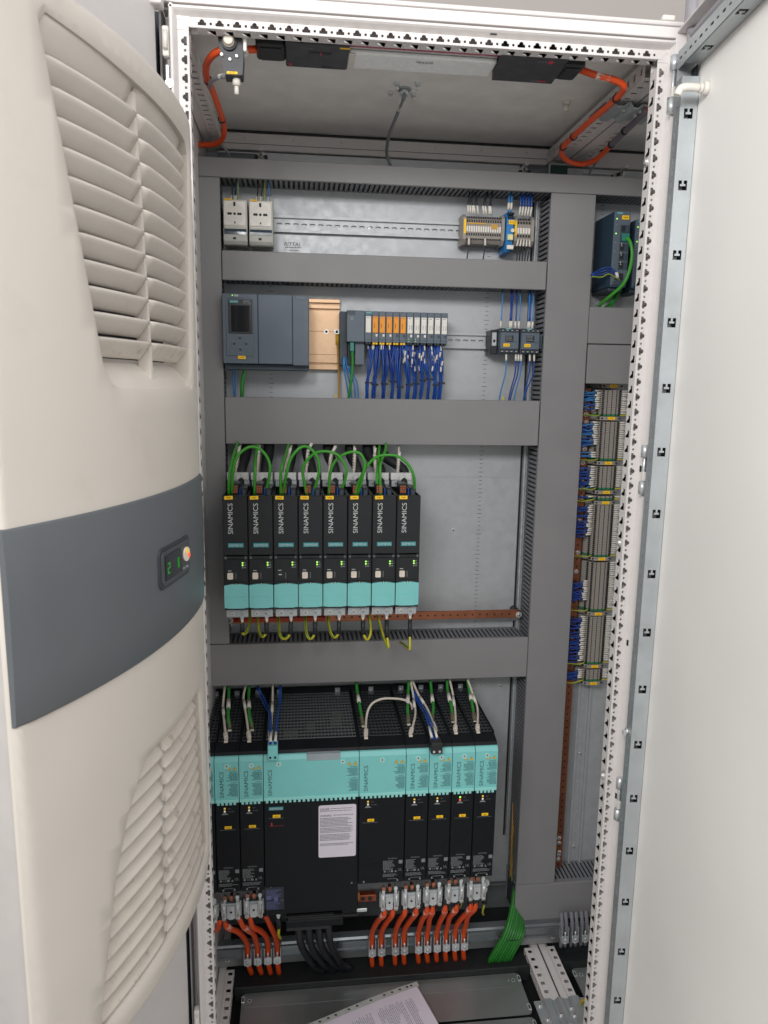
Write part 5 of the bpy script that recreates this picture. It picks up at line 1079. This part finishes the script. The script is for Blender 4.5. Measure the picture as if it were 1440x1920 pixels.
# ================================================================== orange motor cables and their clips
om = [([(20, 285, 290), (20, 285, 277), (14, 300, 250), (-6, 330, 215)], 'leftmost orange motor cable running behind the frame post'),
 ([(34, 285, 292), (35, 288, 265), (44, 300, 246), (57, 320, 222), (67, 350, 182), (72, 376, 144), (73, 385, 118), (73, 392, 78), (80, 400, 40)], 'first orange motor cable in the left clip row'),
 ([(62, 285, 292), (72, 300, 250), (89, 330, 208), (94, 360, 164), (96, 382, 122), (97, 392, 76), (104, 400, 38)], 'second orange motor cable in the left clip row'),
 ([(87, 285, 292), (92, 295, 253), (107, 320, 221), (118, 350, 181), (121, 375, 143), (121, 385, 118), (121, 392, 74), (126, 400, 36)], 'third orange motor cable in the left clip row'),
 ([(121, 290, 285), (133, 310, 234), (141, 350, 176), (143, 385, 119), (143, 392, 72), (146, 400, 34)], 'fourth orange motor cable in the left clip row, beside the earth cable')]
rr = [(387, 377, 370, 374), (406, 397, 393, 397), (434, 428, 427, 431), (460, 452, 449, 454), (485, 482, 484, 490), (498, 500, 506, 513), (527, 526, 530, 536), (553, 550, 553, 559), (586, 578, 576, 583), (597, 594, 598, 605)]
for i, (a, b_, c, d) in enumerate(rr):
    j = rnd.uniform(-3, 3)
    om.append(([(a, 285, 296), (a, 287, 268), ((a+b_)/2+j, 303, 245), (b_+j, 328, 214), (c, 368, 160), (c, 385, 124), (c+1, 392, 80), (d, 400, 36)], '%s orange motor cable of the right clip row' % ORDN[i]))
for i, (p, lb) in enumerate(om):
    ex = [('black_sleeve', sleeve((p[0][0], p[0][1], p[0][2]+6), (p[1][0], p[1][1], p[1][2]+10), 7.6, RUB))]
    if i in (1, 2, 5, 8, 9, 10, 11, 12, 13): q = Vector(p[1]); w = Vector(p[2]); ex.append(('cable_tag', sleeve(q+(w-q)*.05, q+(w-q)*.75, 6.9, mat('tag_pink', '#e0a99c', .5))))
    cable('motor_cable', p, 6.2, ORC, lb, 'motor cable', 'orange motor cables', ex, n=10)
def clip():
    t = thing('cable_clip', (0, 0, 0), '', 'cable clip', 'zinc cable clips on the bottom rail')
    b = MB()
    for s in (-1, 1): b.box(s*8-1, s*8+1, -10, 10, -24, 16, ZINCG, .4)
    b.box(-9, 9, 8, 10, -24, 16, ZINCG, .4); ob('bow', b, t)
    b = MB(); b.prism([(-8.6, -24), (8.6, -24), (8.6, -8), (4, -6), (-4, -6), (-8.6, -8)], -12, -8.5, ZINC, 'y'); b.cyl((0, -8, -8), (0, -8, 4), 2.2, STEEL, n=8); b.dome((0, -12, -16), (0, -1, 0), 4, 2.4, STEEL); b.screw((0, -9, -25), (0, -.5, -1), 4, 3); ob('pressure_pad', b, t); return t
kx = [73, 97, 121, 143]+[r[2]+1 for r in rr]+[856, 882, 908]
k0 = clip()
for i, x in enumerate(kx):
    lb = ('%s cable clip in the left row on orange cable' % ORDN[i]) if i < 4 else (('%s cable clip in the right row on orange cable' % ORDN[i-4]) if i < 14 else ('%s cable clip on grey cables at lower right' % ORDN[i-14]))
    o = k0 if i == 0 else dup(k0, (x, 387, 108), lb); o.location = Vector((x, 387, 108 if i < 14 else 106))*.001; o['label'] = lb
for i, x in enumerate((850, 861, 876, 888, 902, 914)):
    cable('grey_cable', [(x, 400, 150), (x, 388, 125), (x+1, 388, 95), (x+3, 395, 55)], 4.8, mat('cable_lilac_grey', '#7b7a82', .5), '%s grey cable under the lowest duct at the right' % ORDN[i], 'cable', 'grey cables at the lower right')
# black supply cables under the wide unit
for i, (x, e) in enumerate(((192, 228), (214, 254), (236, 278), (258, 292))):
    cable('supply_cable', [(x+2, 285, 300), (x+2, 286, 262), (x+5, 292, 214), (x+14, 320, 160), ((x+e)/2+14, 355, 98), (e+4, 372, 70), (e+26, 385, 48)], 8.4, mat('cable_black', '#202327', .45), '%s thick black supply cable under the widest drive' % ORDN[i], 'supply cable', 'black supply cables under the widest drive', n=12)
    if i < 3:
        b = MB(); b.cyl((x+3, 270, 286), (x+3, 276, 278), 2.6, WHT, n=8); ob('cable_stub', b, None, '%s small white stub beside a black supply cable' % ORDN[i], 'stub', 'white stubs at the black supply cables')
# green cable bundle leaving the lowest duct
it = []
for i in range(16):
    u = (i % 8)/7; v = i//8
    it.append(('cable', [(742+28*u, 452-v*5, 190-80*u), (726+33*u, 418-v*5, 156-42*u), (702+46*u, 386-v*5, 116-6*u), (678+50*u, 384-v*5, 70-4*u), (664+54*u, 388-v*5, 36)], 3.9, mat('cable_green_deep', '#2c7d2b', .42, var=.08, vs=30) if rnd.random() < .5 else mat('cable_green_dark', '#27702e', .42, var=.06, vs=30)))
it.append(('cable_tie', [(713, 414, 104), (.55, .1, .8)], 0.1, BKW)); it = it[:-1]
gb = wires('cable_bundle', 'bundle of bright green cables fanning out of the lowest duct', 'cable bundle', None, it)
b = MB(); b.tube([(688, 386, 107), (700, 378, 103), (722, 376, 101), (742, 378, 101), (749, 388, 103), (722, 396, 106), (688, 386, 107)], 2, BKW, 6, 4); ob('cable_tie', b, gb)
it = []
for i in range(8): it.append(('wire_end', [(728+rnd.uniform(-4, 6), 447, 210+i*12), (736+rnd.uniform(-3, 3), 470, 260+i*22)], 1.4, YGW if i % 3 == 0 else mat('wire_amber', '#b98a3a', .5)))
wires('wire_group', 'frayed yellow wires climbing the slotted side above the green bundle', 'wires', 'wire groups feeding devices', it)
cable('earth_cable', [(834, 214, 54), (836, 205, 80), (848, 188, 88), (860, 168, 72), (866, 150, 40)], 4, mat('cable_yellow', '#c9a22c', .45), 'yellow earth cable bowing over the floor at the lower right', 'earth cable', stripe=YGG)
# ================================================================== roof fittings
t = thing('enclosure_lamp', (400, 73, 1957), 'long flat cabinet lamp with grey end housings hanging under the roof', 'lamp')
ch = mat('charcoal_plastic', '#3a3b40', .45)
b = MB(); b.box(181, 279, 31, 115, 1956, 1986, ch, 2); ob('end_housing', b, t)
b = MB(); b.prism([(512, 21), (621, 21), (625, 116), (522, 116)], 1956, 1986, ch, 'z'); ob('end_housing', b, t)
b = MB(); b.box(279.5, 516, 58, 114, 1959, 1984, TUBE, 3, 2); b.box(279, 290, 57, 114.6, 1957, 1960, SLV, 1); ob('lamp_cover', b, t)
b = MB(); b.box(279.5, 513, 33, 57.4, 1964, 1984, GYC, 1); b.box(279.5, 513, 40, 44, 1962.8, 1964.2, PINK); b.box(279.5, 513, 47, 48.4, 1962.8, 1964.2, WHT); ob('lamp_strip', b, t)
b = MB(); b.text('RITTAL', (400, 73, 1959), 28, 7, PRK, pl='d', off=.6, rot=math.pi); b.box(264, 279, 33, 37, 1955.4, 1956.4, YEL); ob('lamp_lettering', b, t)
b = MB(); b.box(217, 252, 54, 62, 1955.3, 1956.2, BLK, .3); b.box(235, 236.5, 52, 64, 1955, 1955.6, REDP); ob('lamp_switch', b, t); b = MB(); b.lines(205, 224, 42, 1955.6, 1, 2, 1.6, PRG, pl='d', rag=0); b.lines(218, 236, 104, 1955.6, 1, 2, 1.4, PRG, pl='d', rag=0); b.lines(238, 262, 112, 1955.6, 4, 2, 1, PRK, pl='d'); b.box(186, 191, 100, 107, 1955.4, 1956.2, REDP); ob('lamp_print', b, t)
b = MB(); b.lines(575, 590, 36, 1955.6, 2, 3, 1.4, PRG, pl='d', rag=0); b.box(592, 600, 30, 40, 1955.4, 1956.2, REDP); b.box(598, 612, 106, 109, 1955.4, 1956.2, REDP); b.lines(586, 598, 110, 1955.6, 2, 3, 1.4, PRG, pl='d', rag=0); ob('lamp_print', b, t)
for x0, x1 in ((136, 181), (622, 658)):
    b = MB(); b.box(x0, x1, 46, 100, 1957, 1978, BLK, 3); b.box(x0+6, x1-6, 52, 94, 1954.6, 1957.5, BLK, 1.5); ob('lamp_plug', b, t)
cable('lamp_cable', [(136, 73, 1962), (115, 60, 1955), (96, 50, 1950), (78, 52, 1946), (64, 72, 1943), (55, 103, 1940), (53, 140, 1938), (57, 176, 1935), (60, 257, 1933), (61, 331, 1930), (52, 398, 1928), (30, 436, 1926), (-15, 444, 1926)], 5.4, ORC, 'orange lamp cable running back along the left roof rail', 'lamp cable', None, [('cable_tag', sleeve((122, 63, 1952), (110, 56, 1949), 6.2, SLV)), ('cable_tie', lambda b: (b.ring((54, 140, 1938), (0, 1, 0), 5.6, 7.2, 4, BKW), b.ring((60, 300, 1931), (0, 1, 0), 5.6, 7.2, 4, BKW)))], n=10)
cable('lamp_cable', [(656, 76, 1966), (680, 68, 1956), (705, 64, 1950), (726, 66, 1945), (736, 76, 1940), (739, 124, 1938), (735, 200, 1936), (732, 279, 1933), (731, 347, 1929), (742, 381, 1924), (768, 408, 1920), (800, 420, 1920), (820, 400, 1923), (824, 360, 1928), (822, 322, 1931), (821, 252, 1936), (815, 150, 1939)], 5.4, ORC, 'orange lamp cable looping across the joint at top right', 'lamp cable', None, [('cable_tag', sleeve((684, 67, 1955), (706, 64.5, 1950), 6, SLV)), *[('cable_tie', lambda b, c=c: b.ring(c, (0, 1, 0), 5.8, 7.4, 4, BKW)) for c in ((739, 110, 1938), (732, 290, 1932), (731, 345, 1929), (822, 320, 1931), (820, 255, 1936))], ('grey_sheath', lambda b: b.tube([(822, 322, 1931), (821, 252, 1936), (815, 150, 1939)], 6, mat('sheath_lilac', '#77727c', .6), 8))], n=10)
t = thing('door_switch', (98, 30, 1905), 'charcoal door switch with round white button under the top beam', 'door switch')
b = MB(); b.prism([(81, 1963), (117, 1963), (119, 1935), (117, 1908), (91, 1907), (86, 1930)], 30, 58, ch, 'y'); ob('body', b, t)
b = MB(); b.ring((98, 29, 1951), (0, -1, 0), 8.5, 11.5, 4, BLK, 20); b.cyl((98, 30, 1951), (98, 20, 1951), 8.2, IVORY, n=20); b.dome((98, 20, 1951), (0, -1, 0), 8.2, 3, IVORY, 20); ob('push_button', b, t)
for x, z in ((87, 1934), (109, 1933), (99, 1928)): b = MB(); b.dome((x, 30, z), (0, -1, 0), 3.2, 3, STEEL); ob('screw', b, t)
b = MB(); b.box(94, 110, 28.4, 30, 1908, 1911.6, YEL, .3); b.text('S12', (102, 28.4, 1909.8), 7, 2.2, PRK); ob('yellow_label', b, t)
b = MB(); b.box(72, 124, 24, 30, 1962, 1968, WHT, 1); b.box(119, 124, 26, 40, 1940, 1965, WHT, 1); ob('bracket', b, t)
b = MB(); b.cyl((107, 44, 1907), (107, 44, 1897), 6, SLV, n=12); b.cyl((107, 44, 1899), (107, 44, 1885), 3.4, SLV, n=10); ob('gland', b, t)
cable('switch_lead', [(56, 150, 1930), (64, 90, 1918), (84, 50, 1911), (98, 46, 1911)], 3.2, GYC, 'short grey lead from the door switch to the left rail', 'cable', None, [('cable_tag', sleeve((80, 53, 1912), (92, 47, 1911), 4, SLV))])
cable('sensor_cable', [(395, 268, 1988), (394, 262, 1972), (389, 310, 1962), (383, 389, 1948), (385, 450, 1935), (392, 466, 1918), (408, 476, 1895), (420, 485, 1880)], 3.4, GYC, 'thin grey cable hanging from the middle of the roof', 'cable', None, [('cable_tag', sleeve((394, 268, 1971), (390, 300, 1964), 4.4, SLV)), ('gland', lambda b: (b.cyl((395, 268, 1990), (395, 267, 1978), 8, ZINC, n=12), b.ring((395, 268, 1989), (0, 0, -1), 9, 14, 1, ZINCG)))])
for i, (x, y) in enumerate(((379, 240), (372, 284), (415, 235), (415, 285))):
    b = MB(); b.cyl((x, y, 1990), (x, y, 1984), 5, ZINC, n=6, smooth=False); b.cyl((x, y, 1984), (x, y, 1977), 2.6, STEEL); ob('roof_stud', b, None, ['front left', 'rear left', 'front right', 'rear right'][i]+' zinc stud around the grey cable in the roof', 'stud', 'studs around the roof cable')
b = MB(); b.cyl((710, 279, 1990), (710, 279, 1984), 8, SLV, n=12); b.cyl((710, 279, 1984), (710, 279, 1972), 5, SLV, n=12); ob('roof_plug', b, None, 'pale plastic plug in the right of the cabinet roof', 'plug')
cable('thin_lead', [(45, 430, 1925), (58, 440, 1912), (70, 470, 1880)], 2.4, GYC, 'thin grey lead dropping behind the topmost duct at left', 'cable')
cable('thin_lead', [(830, 380, 1930), (826, 430, 1915), (822, 470, 1880)], 2.4, GYC, 'thin grey lead dropping behind the topmost duct at right', 'cable')
# ================================================================== papers on the cabinet floor
c0 = Vector((470, 310, 60)); e1 = Vector((-.944, -.329, 0)); e2 = Vector((.18, -.984, 0)).normalized(); e2 = Vector((.30, -.954, 0)).normalized()
def sheet(m_, a0, a1, b0, b1, z, m, bend=True, thick=.6):
    K = 8; vs = []
    for i in range(K+1):
        for j in range(K+1):
            a = a0+(a1-a0)*i/K; b_ = b0+(b1-b0)*j/K; p = c0+e1*a+e2*b_
            vs.append((p.x, p.y, 60+z+(3*math.sin(a/60)+2.5*math.sin(b_/45+1) if bend else 0)))
    n = len(vs); m_.add(vs+[(x, y, q-thick) for x, y, q in vs], [(i*(K+1)+j, (i+1)*(K+1)+j, (i+1)*(K+1)+j+1, i*(K+1)+j+1) for i in range(K) for j in range(K)]+[(n+i*(K+1)+j+1, n+(i+1)*(K+1)+j+1, n+(i+1)*(K+1)+j, n+i*(K+1)+j) for i in range(K) for j in range(K)], m, True)
t = thing('document_pocket', tuple(c0), 'punched plastic pocket holding a printed sheet, lying on the cabinet floor', 'document')
b = MB(); sheet(b, 0, 305, 0, 14, 4, POCK)
ob('punched_strip', b, t)
b = MB()
for a in (18, 29, 48, 68, 88, 122, 156, 176, 208, 226, 246, 264):
    p = c0+e1*a+e2*7; z = 60+4+3*math.sin(a/60)+2.5*math.sin(7/45+1)+.5; b.prism(rrect(p.x, p.y, 6, 4, 1.9), z, z+.15, DARK, 'z')
ob('punch_hole', b, t)
b = MB(); sheet(b, 6, 300, 13, 226, 3, PAPER); pp = ob('printed_sheet', b, t)
b = MB()
R2 = random.Random(3)
def pz(a, q): return 60+3+3*math.sin(a/60)+2.5*math.sin(q/45+1)+.4
for col in range(60):
    a = 34+col*4.3
    if a > 270: break
    if R2.random() < .12: continue
    q = 34+12*R2.random(); end = q+R2.uniform(20, 130) if col % 9 else q+30
    while q < end:
        L = R2.uniform(2, 9); P = [c0+e1*a+e2*q, c0+e1*(a+1.2)+e2*q, c0+e1*(a+1.2)+e2*(q+L), c0+e1*a+e2*(q+L)]
        b.add([(p.x, p.y, pz(a, q)+.35) for p in P], [(0, 1, 2, 3)], PRG); q += L+1.3
ob('sheet_print', b, pp)
